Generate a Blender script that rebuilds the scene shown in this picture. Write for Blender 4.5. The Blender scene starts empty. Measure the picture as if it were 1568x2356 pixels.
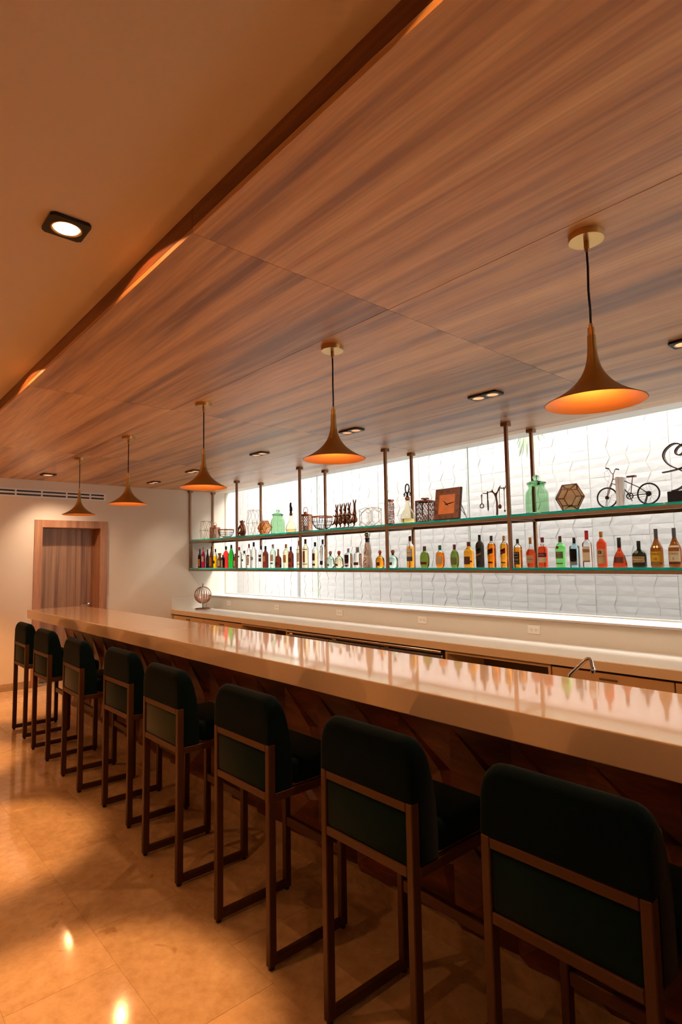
import bpy, bmesh, math, random
from mathutils import Vector, Matrix, Euler
random.seed(7)
R = math.radians
scene = bpy.context.scene
col = scene.collection

# ------------------------------------------------------------------ camera
CAM = (8.347, -1.6008, 1.5746)
yaw, pitch, roll = 0.7227, 0.0828, -0.017
d = Vector((-math.cos(yaw)*math.cos(pitch), math.sin(yaw)*math.cos(pitch), math.sin(pitch)))
rt = d.cross(Vector((0, 0, 1))).normalized(); up = rt.cross(d)
rt, up = rt*math.cos(roll)+up*math.sin(roll), -rt*math.sin(roll)+up*math.cos(roll)
cd = bpy.data.cameras.new('camera'); cam = bpy.data.objects.new('camera', cd); col.objects.link(cam)
m = Matrix((rt, up, -d)).transposed().to_4x4(); m.translation = Vector(CAM); cam.matrix_world = m
cd.sensor_fit = 'VERTICAL'; cd.sensor_height = 36.0; cd.lens = 36.0*1326.63/2356.0
cd.clip_start = 0.05; cd.clip_end = 100
scene.camera = cam

# ------------------------------------------------------------------ world, exposure
SKY = 16.0
w = bpy.data.worlds.new('sky'); scene.world = w; w.use_nodes = True
bg = w.node_tree.nodes['Background']; bg.inputs[0].default_value = (1.0, 0.975, 0.94, 1); bg.inputs[1].default_value = SKY
vs = scene.view_settings
vs.view_transform = 'Standard'; vs.look = 'None'; vs.gamma = 1.0; vs.exposure = 0.0; vs.use_curve_mapping = False
scene.cycles.max_bounces = 10; scene.cycles.transmission_bounces = 10; scene.cycles.transparent_max_bounces = 16
scene.cycles.diffuse_bounces = 4; scene.cycles.glossy_bounces = 3
scene.cycles.use_adaptive_sampling = True; scene.cycles.adaptive_threshold = 0.1; scene.cycles.adaptive_min_samples = 16
scene.cycles.caustics_reflective = False; scene.cycles.caustics_refractive = False
scene.cycles.sample_clamp_indirect = 6.0
WARM = (1.0, 0.43, 0.15)
WARMP = (1.0, 0.52, 0.22)

# ------------------------------------------------------------------ helpers
def s2l(*c):
    o = []
    for v in c:
        v /= 255.0
        o.append(v/12.92 if v <= 0.04045 else ((v+0.055)/1.055)**2.4)
    return tuple(o)
MATS = {}
def mat(name, color=(.8, .8, .8), rough=.5, metal=0., trans=0., ior=1.45, spec=.5, emit=None, estr=0., sheen=0., coat=0., bump=None, var=None):
    if name in MATS: return MATS[name]
    m = bpy.data.materials.new(name); m.use_nodes = True
    nt = m.node_tree; b = nt.nodes['Principled BSDF']
    b.inputs['Base Color'].default_value = (*color, 1); b.inputs['Roughness'].default_value = rough
    b.inputs['Metallic'].default_value = metal; b.inputs['Transmission Weight'].default_value = trans
    b.inputs['IOR'].default_value = ior; b.inputs['Specular IOR Level'].default_value = spec
    b.inputs['Coat Weight'].default_value = coat; b.inputs['Coat Roughness'].default_value = .12
    if sheen:
        b.inputs['Sheen Weight'].default_value = sheen; b.inputs['Sheen Roughness'].default_value = .35
    if emit:
        b.inputs['Emission Color'].default_value = (*emit, 1); b.inputs['Emission Strength'].default_value = estr
    if bump or var:
        tc = nt.nodes.new('ShaderNodeTexCoord'); n = nt.nodes.new('ShaderNodeTexNoise')
        sc = (bump or var)[0]; n.inputs['Scale'].default_value = sc; n.inputs['Detail'].default_value = 5
        nt.links.new(tc.outputs['Object'], n.inputs['Vector'])
        if bump:
            bp = nt.nodes.new('ShaderNodeBump'); bp.inputs['Strength'].default_value = bump[1]; bp.inputs['Distance'].default_value = .01
            nt.links.new(n.outputs['Fac'], bp.inputs['Height']); nt.links.new(bp.outputs['Normal'], b.inputs['Normal'])
        if var:
            mx = nt.nodes.new('ShaderNodeMix'); mx.data_type = 'RGBA'
            mx.inputs[6].default_value = (*[c*(1-var[1]) for c in color], 1); mx.inputs[7].default_value = (*[min(1, c*(1+var[1])) for c in color], 1)
            nt.links.new(n.outputs['Fac'], mx.inputs[0]); nt.links.new(mx.outputs[2], b.inputs['Base Color'])
    MATS[name] = m
    return m
def wood(name, c0, c1, c2, axis='X', scale=1.0, rough=.35, stretch=.06, spec=.5, coat=0.):
    """streaky veneer: noise stretched along one local axis, offset per object"""
    m = bpy.data.materials.new(name); m.use_nodes = True; nt = m.node_tree; N = nt.nodes; L = nt.links
    b = N['Principled BSDF']; b.inputs['Roughness'].default_value = rough; b.inputs['Specular IOR Level'].default_value = spec
    b.inputs['Coat Weight'].default_value = coat; b.inputs['Coat Roughness'].default_value = .42
    tc = N.new('ShaderNodeTexCoord'); oi = N.new('ShaderNodeObjectInfo')
    sc = N.new('ShaderNodeVectorMath'); sc.operation = 'SCALE'; sc.inputs[0].default_value = (37, 53, 71); L.new(oi.outputs['Random'], sc.inputs[3])
    ad = N.new('ShaderNodeVectorMath'); ad.operation = 'ADD'; L.new(tc.outputs['Object'], ad.inputs[0]); L.new(sc.outputs[0], ad.inputs[1])
    mp = N.new('ShaderNodeMapping'); s = [scale]*3; s['XYZ'.index(axis)] = scale*stretch; mp.inputs['Scale'].default_value = s
    L.new(ad.outputs[0], mp.inputs[0])
    # gentle wander so that the streaks taper and merge
    n0 = N.new('ShaderNodeTexNoise'); n0.inputs['Scale'].default_value = .9; L.new(mp.outputs[0], n0.inputs['Vector'])
    wv = N.new('ShaderNodeVectorMath'); wv.operation = 'MULTIPLY_ADD'; wv.inputs[1].default_value = (.35, .35, .35)
    L.new(n0.outputs['Color'], wv.inputs[0]); L.new(mp.outputs[0], wv.inputs[2])
    n1 = N.new('ShaderNodeTexNoise'); n1.inputs['Scale'].default_value = 5; n1.inputs['Detail'].default_value = 4; n1.inputs['Roughness'].default_value = .55; L.new(wv.outputs[0], n1.inputs['Vector'])
    n2 = N.new('ShaderNodeTexNoise'); n2.inputs['Scale'].default_value = 45; n2.inputs['Detail'].default_value = 3; L.new(wv.outputs[0], n2.inputs['Vector'])
    r1 = N.new('ShaderNodeValToRGB'); e = r1.color_ramp.elements
    e[0].position = .34; e[0].color = (*c0, 1); e[1].position = .68; e[1].color = (*c2, 1)
    k = e.new(.5); k.color = (*c1, 1)
    L.new(n1.outputs['Fac'], r1.inputs[0])
    mx = N.new('ShaderNodeMix'); mx.data_type = 'RGBA'; mx.blend_type = 'MULTIPLY'; mx.inputs[0].default_value = .45
    r2 = N.new('ShaderNodeValToRGB'); r2.color_ramp.elements[0].position = .35; r2.color_ramp.elements[0].color = (.55, .5, .47, 1); r2.color_ramp.elements[1].position = .62
    L.new(n2.outputs['Fac'], r2.inputs[0]); L.new(r1.outputs[0], mx.inputs[6]); L.new(r2.outputs[0], mx.inputs[7])
    L.new(mx.outputs[2], b.inputs['Base Color'])
    bp = N.new('ShaderNodeBump'); bp.inputs['Strength'].default_value = .08; bp.inputs['Distance'].default_value = .004
    L.new(n2.outputs['Fac'], bp.inputs['Height']); L.new(bp.outputs[0], b.inputs['Normal'])
    MATS[name] = m; return m
def stone(name, c0, c1, rough=.18, scale=3., spec=.5):
    m = bpy.data.materials.new(name); m.use_nodes = True; nt = m.node_tree; N = nt.nodes; L = nt.links
    b = N['Principled BSDF']; b.inputs['Specular IOR Level'].default_value = spec
    tc = N.new('ShaderNodeTexCoord'); oi = N.new('ShaderNodeObjectInfo')
    sc = N.new('ShaderNodeVectorMath'); sc.operation = 'SCALE'; sc.inputs[0].default_value = (31, 17, 5); L.new(oi.outputs['Random'], sc.inputs[3])
    ad = N.new('ShaderNodeVectorMath'); ad.operation = 'ADD'; L.new(tc.outputs['Object'], ad.inputs[0]); L.new(sc.outputs[0], ad.inputs[1])
    n1 = N.new('ShaderNodeTexNoise'); n1.inputs['Scale'].default_value = scale; n1.inputs['Detail'].default_value = 8; n1.inputs['Roughness'].default_value = .65; L.new(ad.outputs[0], n1.inputs['Vector'])
    n3 = N.new('ShaderNodeTexNoise'); n3.inputs['Scale'].default_value = scale*7; n3.inputs['Detail'].default_value = 6; n3.inputs['Roughness'].default_value = .7; L.new(ad.outputs[0], n3.inputs['Vector'])
    av = N.new('ShaderNodeMath'); av.operation = 'MULTIPLY_ADD'; av.inputs[1].default_value = .55; L.new(n3.outputs['Fac'], av.inputs[0])
    hf = N.new('ShaderNodeMath'); hf.operation = 'MULTIPLY'; hf.inputs[1].default_value = .45; L.new(n1.outputs['Fac'], hf.inputs[0]); L.new(hf.outputs[0], av.inputs[2])
    r = N.new('ShaderNodeValToRGB'); e = r.color_ramp.elements; e[0].position = .36; e[0].color = (*c0, 1); e[1].position = .62; e[1].color = (*c1, 1)
    L.new(av.outputs[0], r.inputs[0])
    # tone of each slab
    mr = N.new('ShaderNodeMapRange'); mr.inputs[3].default_value = .86; mr.inputs[4].default_value = 1.06; L.new(oi.outputs['Random'], mr.inputs[0])
    mu = N.new('ShaderNodeVectorMath'); mu.operation = 'SCALE'; L.new(r.outputs[0], mu.inputs[0]); L.new(mr.outputs[0], mu.inputs[3])
    # fossil marks
    vo = N.new('ShaderNodeTexNoise'); vo.inputs['Scale'].default_value = scale*1.9; vo.inputs['Distortion'].default_value = 1.5; L.new(ad.outputs[0], vo.inputs['Vector'])
    r3 = N.new('ShaderNodeValToRGB'); e = r3.color_ramp.elements; e[0].position = .70; e[0].color = (1, 1, 1, 1); e[1].position = .75; e[1].color = (.72, .62, .52, 1)
    L.new(vo.outputs['Fac'], r3.inputs[0])
    mx = N.new('ShaderNodeMix'); mx.data_type = 'RGBA'; mx.blend_type = 'MULTIPLY'; mx.inputs[0].default_value = .8
    L.new(mu.outputs[0], mx.inputs[6]); L.new(r3.outputs[0], mx.inputs[7]); L.new(mx.outputs[2], b.inputs['Base Color'])
    rr = N.new('ShaderNodeMapRange'); rr.inputs[3].default_value = rough*.8; rr.inputs[4].default_value = rough*1.5; L.new(n3.outputs['Fac'], rr.inputs[0]); L.new(rr.outputs[0], b.inputs['Roughness'])
    MATS[name] = m; return m
def pane_mat(name, tint, gloss=.07, rough=.01):
    """flat clear pane: mostly transparent with a little mirror"""
    m = bpy.data.materials.new(name); m.use_nodes = True; nt = m.node_tree; N = nt.nodes; N.remove(N['Principled BSDF'])
    t = N.new('ShaderNodeBsdfTransparent'); t.inputs[0].default_value = (*tint, 1)
    g = N.new('ShaderNodeBsdfGlossy'); g.inputs['Roughness'].default_value = rough
    x = N.new('ShaderNodeMixShader'); x.inputs[0].default_value = gloss
    nt.links.new(t.outputs[0], x.inputs[1]); nt.links.new(g.outputs[0], x.inputs[2]); nt.links.new(x.outputs[0], N['Material Output'].inputs[0])
    MATS[name] = m; return m

class MB:
    def __init__(s): s.v = []; s.f = []
    def add(s, vs, fs):
        o = len(s.v); s.v += [tuple(p) for p in vs]; s.f += [tuple(o+i for i in f) for f in fs]; return s
    def box(s, x0, y0, z0, x1, y1, z1):
        return s.add([(x0,y0,z0),(x1,y0,z0),(x1,y1,z0),(x0,y1,z0),(x0,y0,z1),(x1,y0,z1),(x1,y1,z1),(x0,y1,z1)],
                     [(0,3,2,1),(4,5,6,7),(0,1,5,4),(1,2,6,5),(2,3,7,6),(3,0,4,7)])
    def rbox(s, x0, y0, z0, x1, y1, z1, r, seg=2):
        bm = bmesh.new(); bmesh.ops.create_cube(bm, size=1)
        bmesh.ops.scale(bm, vec=(x1-x0, y1-y0, z1-z0), verts=bm.verts); bmesh.ops.translate(bm, vec=((x0+x1)/2, (y0+y1)/2, (z0+z1)/2), verts=bm.verts)
        bmesh.ops.bevel(bm, geom=list(bm.edges), offset=r, segments=seg, profile=.5, affect='EDGES')
        bm.verts.index_update()
        s.add([v.co[:] for v in bm.verts], [[v.index for v in f.verts] for f in bm.faces]); bm.free(); return s
    def tube(s, pts, r, n=8, closed=False, caps=True, sx=1., sy=1.):
        P = [Vector(p) for p in pts]; k = len(P); rs = r if isinstance(r, (list, tuple)) else [r]*k
        tang = []
        for i in range(k):
            a = P[(i-1) % k] if (closed or i > 0) else P[i]; b = P[(i+1) % k] if (closed or i < k-1) else P[i]
            t = (b-a); tang.append(t.normalized() if t.length > 1e-9 else Vector((0, 0, 1)))
        ref = Vector((0, 0, 1)) if abs(tang[0].z) < .9 else Vector((1, 0, 0))
        nrm = tang[0].cross(ref).normalized(); rings = []
        for i in range(k):
            nrm = (nrm - tang[i]*nrm.dot(tang[i])).normalized(); bi = tang[i].cross(nrm)
            rings.append([P[i]+(nrm*math.cos(2*math.pi*j/n)*sx+bi*math.sin(2*math.pi*j/n)*sy)*rs[i] for j in range(n)])
        o = len(s.v); s.v += [tuple(p) for q in rings for p in q]
        for i in range(k if closed else k-1):
            a, b = o+i*n, o+((i+1) % k)*n
            for j in range(n): s.f.append((a+j, a+(j+1) % n, b+(j+1) % n, b+j))
        if caps and not closed:
            s.f.append(tuple(o+j for j in reversed(range(n)))); s.f.append(tuple(o+(k-1)*n+j for j in range(n)))
        return s
    def bar(s, p0, p1, a, b=None):   # square bar
        return s.tube([p0, p1], (a if b is None else a)*.7071, 4)
    def loft(s, secs, cap=True):
        n = len(secs[0]); o = len(s.v)
        for q in secs: s.v += [tuple(p) for p in q]
        for i in range(len(secs)-1):
            a, b = o+i*n, o+(i+1)*n
            for j in range(n): s.f.append((a+j, a+(j+1) % n, b+(j+1) % n, b+j))
        if cap:
            s.f.append(tuple(o+j for j in reversed(range(n)))); s.f.append(tuple(o+(len(secs)-1)*n+j for j in range(n)))
        return s
    def lathe(s, prof, n=24, c=(0, 0, 0), ne=2., k=1., cap=True):
        """prof: (radius, z); ne: superellipse exponent, k: depth ratio"""
        return s.loft([[(c[0]+q[0], c[1]+q[1], c[2]+z) for q in section(r, n, ne, k)] for r, z in prof], cap)
    def ball(s, c, rx, ry=None, rz=None, n=12):
        ry = ry or rx; rz = rz or rx
        return s.loft([[(c[0]+rx*math.sin(a)*math.cos(2*math.pi*j/n), c[1]+ry*math.sin(a)*math.sin(2*math.pi*j/n), c[2]-rz*math.cos(a)) for j in range(n)] for a in [math.pi*(.04+.92*i/8) for i in range(9)]])
    def prism(s, poly, y0, y1):      # polygon in xz extruded along y
        return s.loft([[(x, y0, z) for x, z in poly], [(x, y1, z) for x, z in poly]])
    def obj(s, name, m, parent=None, smooth=False, kind=None):
        me = bpy.data.meshes.new(name); me.from_pydata(s.v, [], s.f); me.update()
        bm = bmesh.new(); bm.from_mesh(me); bmesh.ops.recalc_face_normals(bm, faces=bm.faces); bm.to_mesh(me); bm.free()
        return link(name, me, m, parent, smooth, kind)
def section(r, n, ne, k):
    o = []
    for j in range(n):
        t = 2*math.pi*(j+.5)/n; o.append(sec_pt(r, t, ne, k))
    return o
def sec_pt(r, t, ne, k):
    c, s_ = math.cos(t), math.sin(t)
    return (math.copysign(abs(c)**(2/ne), c)*r, math.copysign(abs(s_)**(2/ne), s_)*r*k)
def link(name, me, m, parent=None, smooth=False, kind=None):
    if m is not None and not me.materials: me.materials.append(MATS[m] if isinstance(m, str) else m)
    if smooth:
        me.polygons.foreach_set('use_smooth', [True]*len(me.polygons))
        try: me.set_sharp_from_angle(angle=R(38 if smooth is True else smooth))
        except Exception: pass
    o = bpy.data.objects.new(name, me); col.objects.link(o)
    if parent: o.parent = parent
    if kind: o['kind'] = kind
    return o
def thing(name, label, cat, loc=(0, 0, 0), rz=0., group=None):
    o = bpy.data.objects.new(name, None); o.empty_display_size = .05; col.objects.link(o)
    o.location = loc; o.rotation_euler = (0, 0, rz); o['label'] = label; o['category'] = cat
    if group: o['group'] = group
    return o
def tag(o, label, cat, group=None):
    o['label'] = label; o['category'] = cat
    if group: o['group'] = group
    return o
def copy_tree(o, parent=None):
    c = o.copy(); col.objects.link(c); c.parent = parent
    for ch in list(o.children): copy_tree(ch, c)
    return c
def light(kind, name, loc, power, color, parent=None, target=None, size=None, blend=1., rad=.03):
    ld = bpy.data.lights.new(name, kind); ld.energy = power; ld.color = color; ld.shadow_soft_size = rad
    if kind == 'SPOT': ld.spot_size = size; ld.spot_blend = blend
    o = bpy.data.objects.new(name, ld); col.objects.link(o); o.location = loc
    if target is not None: o.rotation_euler = (Vector(target)-Vector(loc)).to_track_quat('-Z', 'Y').to_euler()
    if parent: o.parent = parent
    return o
FONTC = {}
def text_geo(txt, size):
    """triangulated flat lettering, centred, in xy"""
    key = (txt, size)
    if key not in FONTC:
        cu = bpy.data.curves.new('lettering', 'FONT'); cu.body = txt; cu.size = size; cu.align_x = 'CENTER'; cu.align_y = 'CENTER'; cu.resolution_u = 2
        o = bpy.data.objects.new('lettering', cu); col.objects.link(o); bpy.context.view_layer.update()
        me = o.evaluated_get(bpy.context.evaluated_depsgraph_get()).to_mesh()
        FONTC[key] = ([v.co[:] for v in me.vertices], [tuple(p.vertices) for p in me.polygons])
        bpy.data.objects.remove(o); bpy.data.curves.remove(cu)
    return FONTC[key]

# ------------------------------------------------------------------ materials
wood('ceiling_wood', s2l(136, 82, 42), s2l(212, 156, 94), s2l(238, 190, 126), 'X', 1.5, .45, .05, .8, .7)
wood('fascia_wood', s2l(92, 50, 30), s2l(135, 82, 50), s2l(158, 104, 66), 'X', 1.5, .4, .06)
wood('bar_wood', s2l(58, 30, 20), s2l(98, 52, 32), s2l(132, 76, 46), 'X', 2.2, .4, .12)
wood('door_wood', s2l(116, 82, 60), s2l(160, 120, 90), s2l(178, 138, 106), 'Z', 3.5, .45, .02)
wood('frame_wood', s2l(146, 98, 66), s2l(176, 124, 88), s2l(192, 142, 104), 'Z', 2.5, .45, .04)
wood('clock_wood', s2l(50, 26, 14), s2l(92, 48, 24), s2l(130, 70, 36), 'X', 6, .5, .3)
stone('floor_stone', s2l(188, 160, 122), s2l(216, 192, 156), .075, 2.6)
stone('skirting_stone', s2l(150, 122, 92), s2l(196, 168, 132), .3, 3)
mat('wall_paint', s2l(226, 214, 196), .75, bump=(90, .05))
mat('ceiling_paint', s2l(226, 208, 184), .85)
mat('white_paint', s2l(238, 236, 230), .7)
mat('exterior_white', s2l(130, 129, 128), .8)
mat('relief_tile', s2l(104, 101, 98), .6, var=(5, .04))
mat('slab_stone', s2l(236, 220, 198), .05, spec=.8, coat=.5, var=(60, .03))
mat('counter_stone', s2l(226, 220, 208), .16, var=(60, .03))
mat('cabinet_lacquer', s2l(214, 176, 128), .45)
mat('cabinet_inside', s2l(120, 88, 58), .6)
mat('splash_paint', s2l(206, 196, 178), .5)
mat('bronze', s2l(140, 104, 74), .42, .45)
mat('stool_frame', s2l(84, 56, 36), .42, .3)
mat('velvet', (.0016, .010, .014), .95, spec=.1, sheen=.08, bump=(220, .15))
mat('velvet_back', (.004, .020, .022), .95, spec=.1, sheen=.16, bump=(220, .15))
mat('rubber', s2l(22, 20, 20), .7)
mat('brass', s2l(176, 134, 74), .38, .85, bump=(160, .04))
mat('brass_bright', s2l(206, 172, 112), .3, .9)
mat('shade_out', s2l(150, 118, 64), .5, .7, bump=(180, .06))
mat('cord', s2l(28, 24, 24), .8)
mat('black_metal', s2l(22, 20, 20), .45)
mat('dark_metal', s2l(54, 46, 42), .4, .5)
mat('copper', s2l(196, 130, 96), .32, .9)
mat('copper_dark', s2l(120, 70, 48), .4, .8)
mat('gold_wire', s2l(178, 146, 96), .4, .7)
mat('steel', s2l(190, 180, 168), .28, 1.)
mat('chrome', s2l(214, 210, 204), .12, 1.)
mat('iron', s2l(40, 36, 38), .5, .4)
mat('bulb_glow', (1, .8, .5), .3, emit=(1, .55, .22), estr=7)
mat('lamp_face', (1, .85, .7), .2, emit=(1, .62, .36), estr=9)
mat('lamp_dim', (.8, .5, .35), .25, emit=(1, .48, .26), estr=.9)
mat('plastic_white', s2l(226, 218, 204), .4)
mat('paper_white', s2l(230, 224, 210), .6)
pane_mat('window_glass', (.985, .99, .985), .05)
pane_mat('thin_glass', (.96, .96, .94), .08)
mat('shelf_glass', (.62, .90, .78), .03, trans=1, ior=1.5)
mat('shelf_glass_edge', (.0, .34, .23), .05, trans=1, ior=1.5)
mat('leaf', s2l(104, 116, 92), .6)

# ================================================================== the setting
ZC, ZW, YF, YS, YG = 2.696, 2.784, -0.724, 3.05, 3.24       # soffit, white ceiling, fascia, soffit end, glass
XR, YN = 15.0, -8.0                                          # right and near walls
ZSILL, ZCT, YSP, YCT = 1.0587, 0.870, 2.890, 2.291
# floor: screed below, stone slabs laid in courses with thin joints
fl = MB().box(-.3, YN-.2, -.12, XR+.2, 3.3, -.002).obj('floor', 'floor_stone', kind='structure')
slab_me = {}
rows = [(-.295+.395*k, -.295+.395*(k+1)) for k in range(-6, 3)]
for ri, (y0, y1) in enumerate(rows):
    off = (5.93 - .79*8) if ri == 4 else -.79*((ri*.37) % 1)
    x = off
    while x < 10.4:
        a, b = max(x, 0), min(x+.79, 10.4)
        if b-a > .05:
            key = round(b-a, 3)
            if key not in slab_me:
                h = (b-a)/2-.0005
                o = MB().add([(-h,-.1971,-.02),(h,-.1971,-.02),(h,.1971,-.02),(-h,.1971,-.02),(-h,-.1971,-.0006),(h,-.1971,-.0006),(h,.1971,-.0006),(-h,.1971,-.0006),
                              (-h+.001,-.1961,0),(h-.001,-.1961,0),(h-.001,.1961,0),(-h+.001,.1961,0)],
                             [(0,1,5,4),(1,2,6,5),(2,3,7,6),(3,0,4,7),(4,5,9,8),(5,6,10,9),(6,7,11,10),(7,4,8,11),(8,9,10,11)]).obj('floor_slab', 'floor_stone', fl)
                slab_me[key] = o.data
            else:
                o = link('floor_slab', slab_me[key], None, fl)
            o.location = ((a+b)/2, (y0+y1)/2, 0)
        x += .79
# end wall with a deep door opening
D0, D1, DZ = .465, 1.235, 2.085
wl = MB()
wl.box(-.3, YN-.2, 0, 0, D0, 2.83).box(-.3, D0, DZ, 0, D1, 2.83).box(-.3, D1, 0, 0, YG+.06, 2.83)
wl.obj('wall_left', 'wall_paint', kind='structure')
MB().box(-.32, D0-.3, 0, -.3, D1+.3, 2.4).obj('wall_left_backing', 'wall_paint', kind='structure')
MB().box(0, YN-.2, 0, XR+.2, YN, 2.83).obj('wall_front', 'wall_paint', kind='structure')
MB().box(XR, YN, 0, XR+.2, YG+.06, 2.83).obj('wall_right', 'wall_paint', kind='structure')
wb = MB(); wb.box(0, YSP, 0, XR, YG+.06, ZSILL-.02)
wb.obj('wall_back', 'splash_paint', kind='structure')
MB().box(0, YS+.002, ZC+.01, XR, YG+.06, 2.83).obj('wall_back_header', 'white_paint', kind='structure')
MB().rbox(0, YSP-.012, ZSILL-.02, XR, YG+.05, ZSILL, .004).obj('trim_1', 'white_paint', kind='structure')   # window ledge
# ceiling: white part, wood soffit with panels and fascia
MB().box(0, YN, ZW, XR, YF+.02, 2.83).obj('ceiling', 'ceiling_paint', kind='structure')
sf = MB().box(0, YF+.02, ZC+.022, XR, YS, 2.83).obj('ceiling_soffit', 'fascia_wood', kind='structure')
xj = [0, 2.2, 4.405, 6.61, 8.815, 11.02, 13.22, XR]; yj = [YF, .235, 1.115, 2.0, YS]
for i in range(len(xj)-1):
    for j in range(len(yj)-1):
        hx, hy = (xj[i+1]-xj[i])/2-.0012, (yj[j+1]-yj[j])/2-.0012
        dz = random.uniform(0, .0012)
        o = MB().box(-hx, -hy, -dz, hx, hy, .02).obj('wood_panel', 'ceiling_wood', sf)
        o.location = ((xj[i]+xj[i+1])/2, (yj[j]+yj[j+1])/2, ZC)
    o = MB().box(-(xj[i+1]-xj[i])/2+.001, 0, 0, (xj[i+1]-xj[i])/2-.001, .018, ZW-ZC-.021).obj('fascia_panel', 'fascia_wood', sf)
    o.location = ((xj[i]+xj[i+1])/2, YF, ZC+.0205)
# window: frame, panes with butt joints
wn = MB().box(-.0, YG-.02, ZSILL, XR, YG+.02, ZSILL+.012).box(0, YG-.02, ZC+.012, XR, YG+.02, ZC+.03).box(0, YG-.02, ZSILL+.012, .012, YG+.02, ZC+.012).obj('window_1', 'splash_paint', kind='structure')
gx = [.012, 2.38, 4.83, 7.28, 9.73, XR]
for i in range(5):
    MB().box(gx[i]+.003, YG-.006, ZSILL+.012, gx[i+1]-.003, YG+.006, ZC+.012).obj('pane', 'window_glass', wn)
    if i: MB().box(gx[i]-.003, YG-.005, ZSILL+.012, gx[i]+.003, YG+.005, ZC+.012).obj('glass_joint', mat('silicone', s2l(176, 196, 176), .4), wn)
# door in the end wall
dr = MB().rbox(-.262, D0+.004, .008, -.222, D1-.004, DZ-.006, .002, 1).obj('door_1', 'door_wood', kind='structure')
MB().box(-.3, D0-.0, 0, .024, D0+.012, DZ).box(0, D0-.085, 0, .024, D0, DZ+.085).obj('door_casing', 'frame_wood', dr)
MB().box(-.3, D1-.012, 0, .024, D1, DZ).box(0, D1, 0, .024, D1+.085, DZ+.085).obj('door_casing', 'frame_wood', dr)
MB().box(-.3, D0+.012, DZ-.012, .024, D1-.012, DZ).box(0, D0, DZ, .024, D1, DZ+.085).obj('door_casing', 'frame_wood', dr)
dh = MB().lathe([(.026, 0), (.026, .008), (.012, .01), (.012, .045)], 16).obj('door_rose', 'chrome', dr, True)
dh.location = (-.222, 1.165, 1.005); dh.rotation_euler = (0, R(90), 0)
MB().tube([(-.185, 1.17, 1.005), (-.178, 1.15, 1.005), (-.178, 1.04, 1.005)], .009, 10).obj('lever_handle', 'chrome', dr, True)
MB().box(0, YN, 0, .014, D0-.086, .092).obj('baseboard_left', 'skirting_stone', kind='structure')
# light well behind the glass: relief tiled wall, plain return wall, smooth pilaster
YX = 5.0
MB().box(-2.8, YX, -.5, 15, YX+.2, 3.95).obj('wall_exterior', 'exterior_white', kind='structure')
MB().box(-2.75, YG+.06, -.5, -2.55, YX, 3.95).obj('wall_exterior_return', 'exterior_white', kind='structure')
MB().box(-2.55, YG+.06, -.55, 15, YX, -.5).obj('floor_exterior', 'exterior_white', kind='structure')
MB().box(-.463, YX-.06, -.5, -.335, YX, 3.95).obj('trim_2', 'exterior_white', kind='structure')
tw, th = .868, .45
def relief_tile(seed):
    rnd = random.Random(seed); mb = MB()
    mb.box(-tw/2+.0002, -.005, -th/2+.0002, tw/2-.0002, .0, th/2-.0002)
    cw, chh = tw/4, th/4
    zig = lambda i, j: (.12 if (i+j+(rnd.random() < .3)) % 2 else -.12)*cw*(0 if i in (0, 4) else 1)*rnd.uniform(.6, 1.2)
    bx_ = [[-tw/2+cw*i+zig(i, j)+(.0003 if i == 0 else -.0003 if i == 4 else 0) for i in range(5)] for j in range(5)]
    for r in range(4):
        za, zb_ = -th/2+chh*r+(.0004 if r == 0 else 0), -th/2+chh*(r+1)-(.0004 if r == 3 else 0)
        for c in range(4):
            lo, hi = rnd.uniform(.007, .010), rnd.uniform(.012, .017); k1, k2 = rnd.uniform(.8, 1.2), rnd.uniform(.8, 1.2)
            P = [(bx_[r][c], za, lo*k1), (bx_[r][c+1], za, hi*k1*.82), (bx_[r+1][c+1], zb_, hi*k2*.82), (bx_[r+1][c], zb_, lo*k2)]
            zm = (za+zb_)/2; ml = ((bx_[r][c]+bx_[r+1][c])/2, zm, lo); mr = ((bx_[r][c+1]+bx_[r+1][c+1])/2, zm, hi)
            ring_ = [P[0], P[1], mr, P[2], P[3], ml]
            top = [(x, -h, z) for x, z, h in ring_]; base = [(x, -.004, z) for x, z, h in ring_]
            mid = (sum(p[0] for p in top)/6+cw*.12, -(lo+hi)/2-.003, zm)
            mb.add(base+top+[mid], [(q, (q+1) % 6, 6+(q+1) % 6, 6+q) for q in range(6)]+[(6+q, 6+(q+1) % 6, 12) for q in range(6)])
    return mb
variants = []
wx = bpy.data.objects['wall_exterior']
for i in range(15):
    for j in range(7):
        x = -2.55+tw*(i+.5); z = 1.345+th*(j-1)+th/2
        k = (i*5+j*3) % 4
        if len(variants) <= k or variants[k] is None:
            while len(variants) <= k: variants.append(None)
            o = relief_tile(k).obj('relief_tile', 'relief_tile', wx); variants[k] = o.data
        else: o = link('relief_tile', variants[k], None, wx)
        o.location = (x, YX, z)

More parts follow.
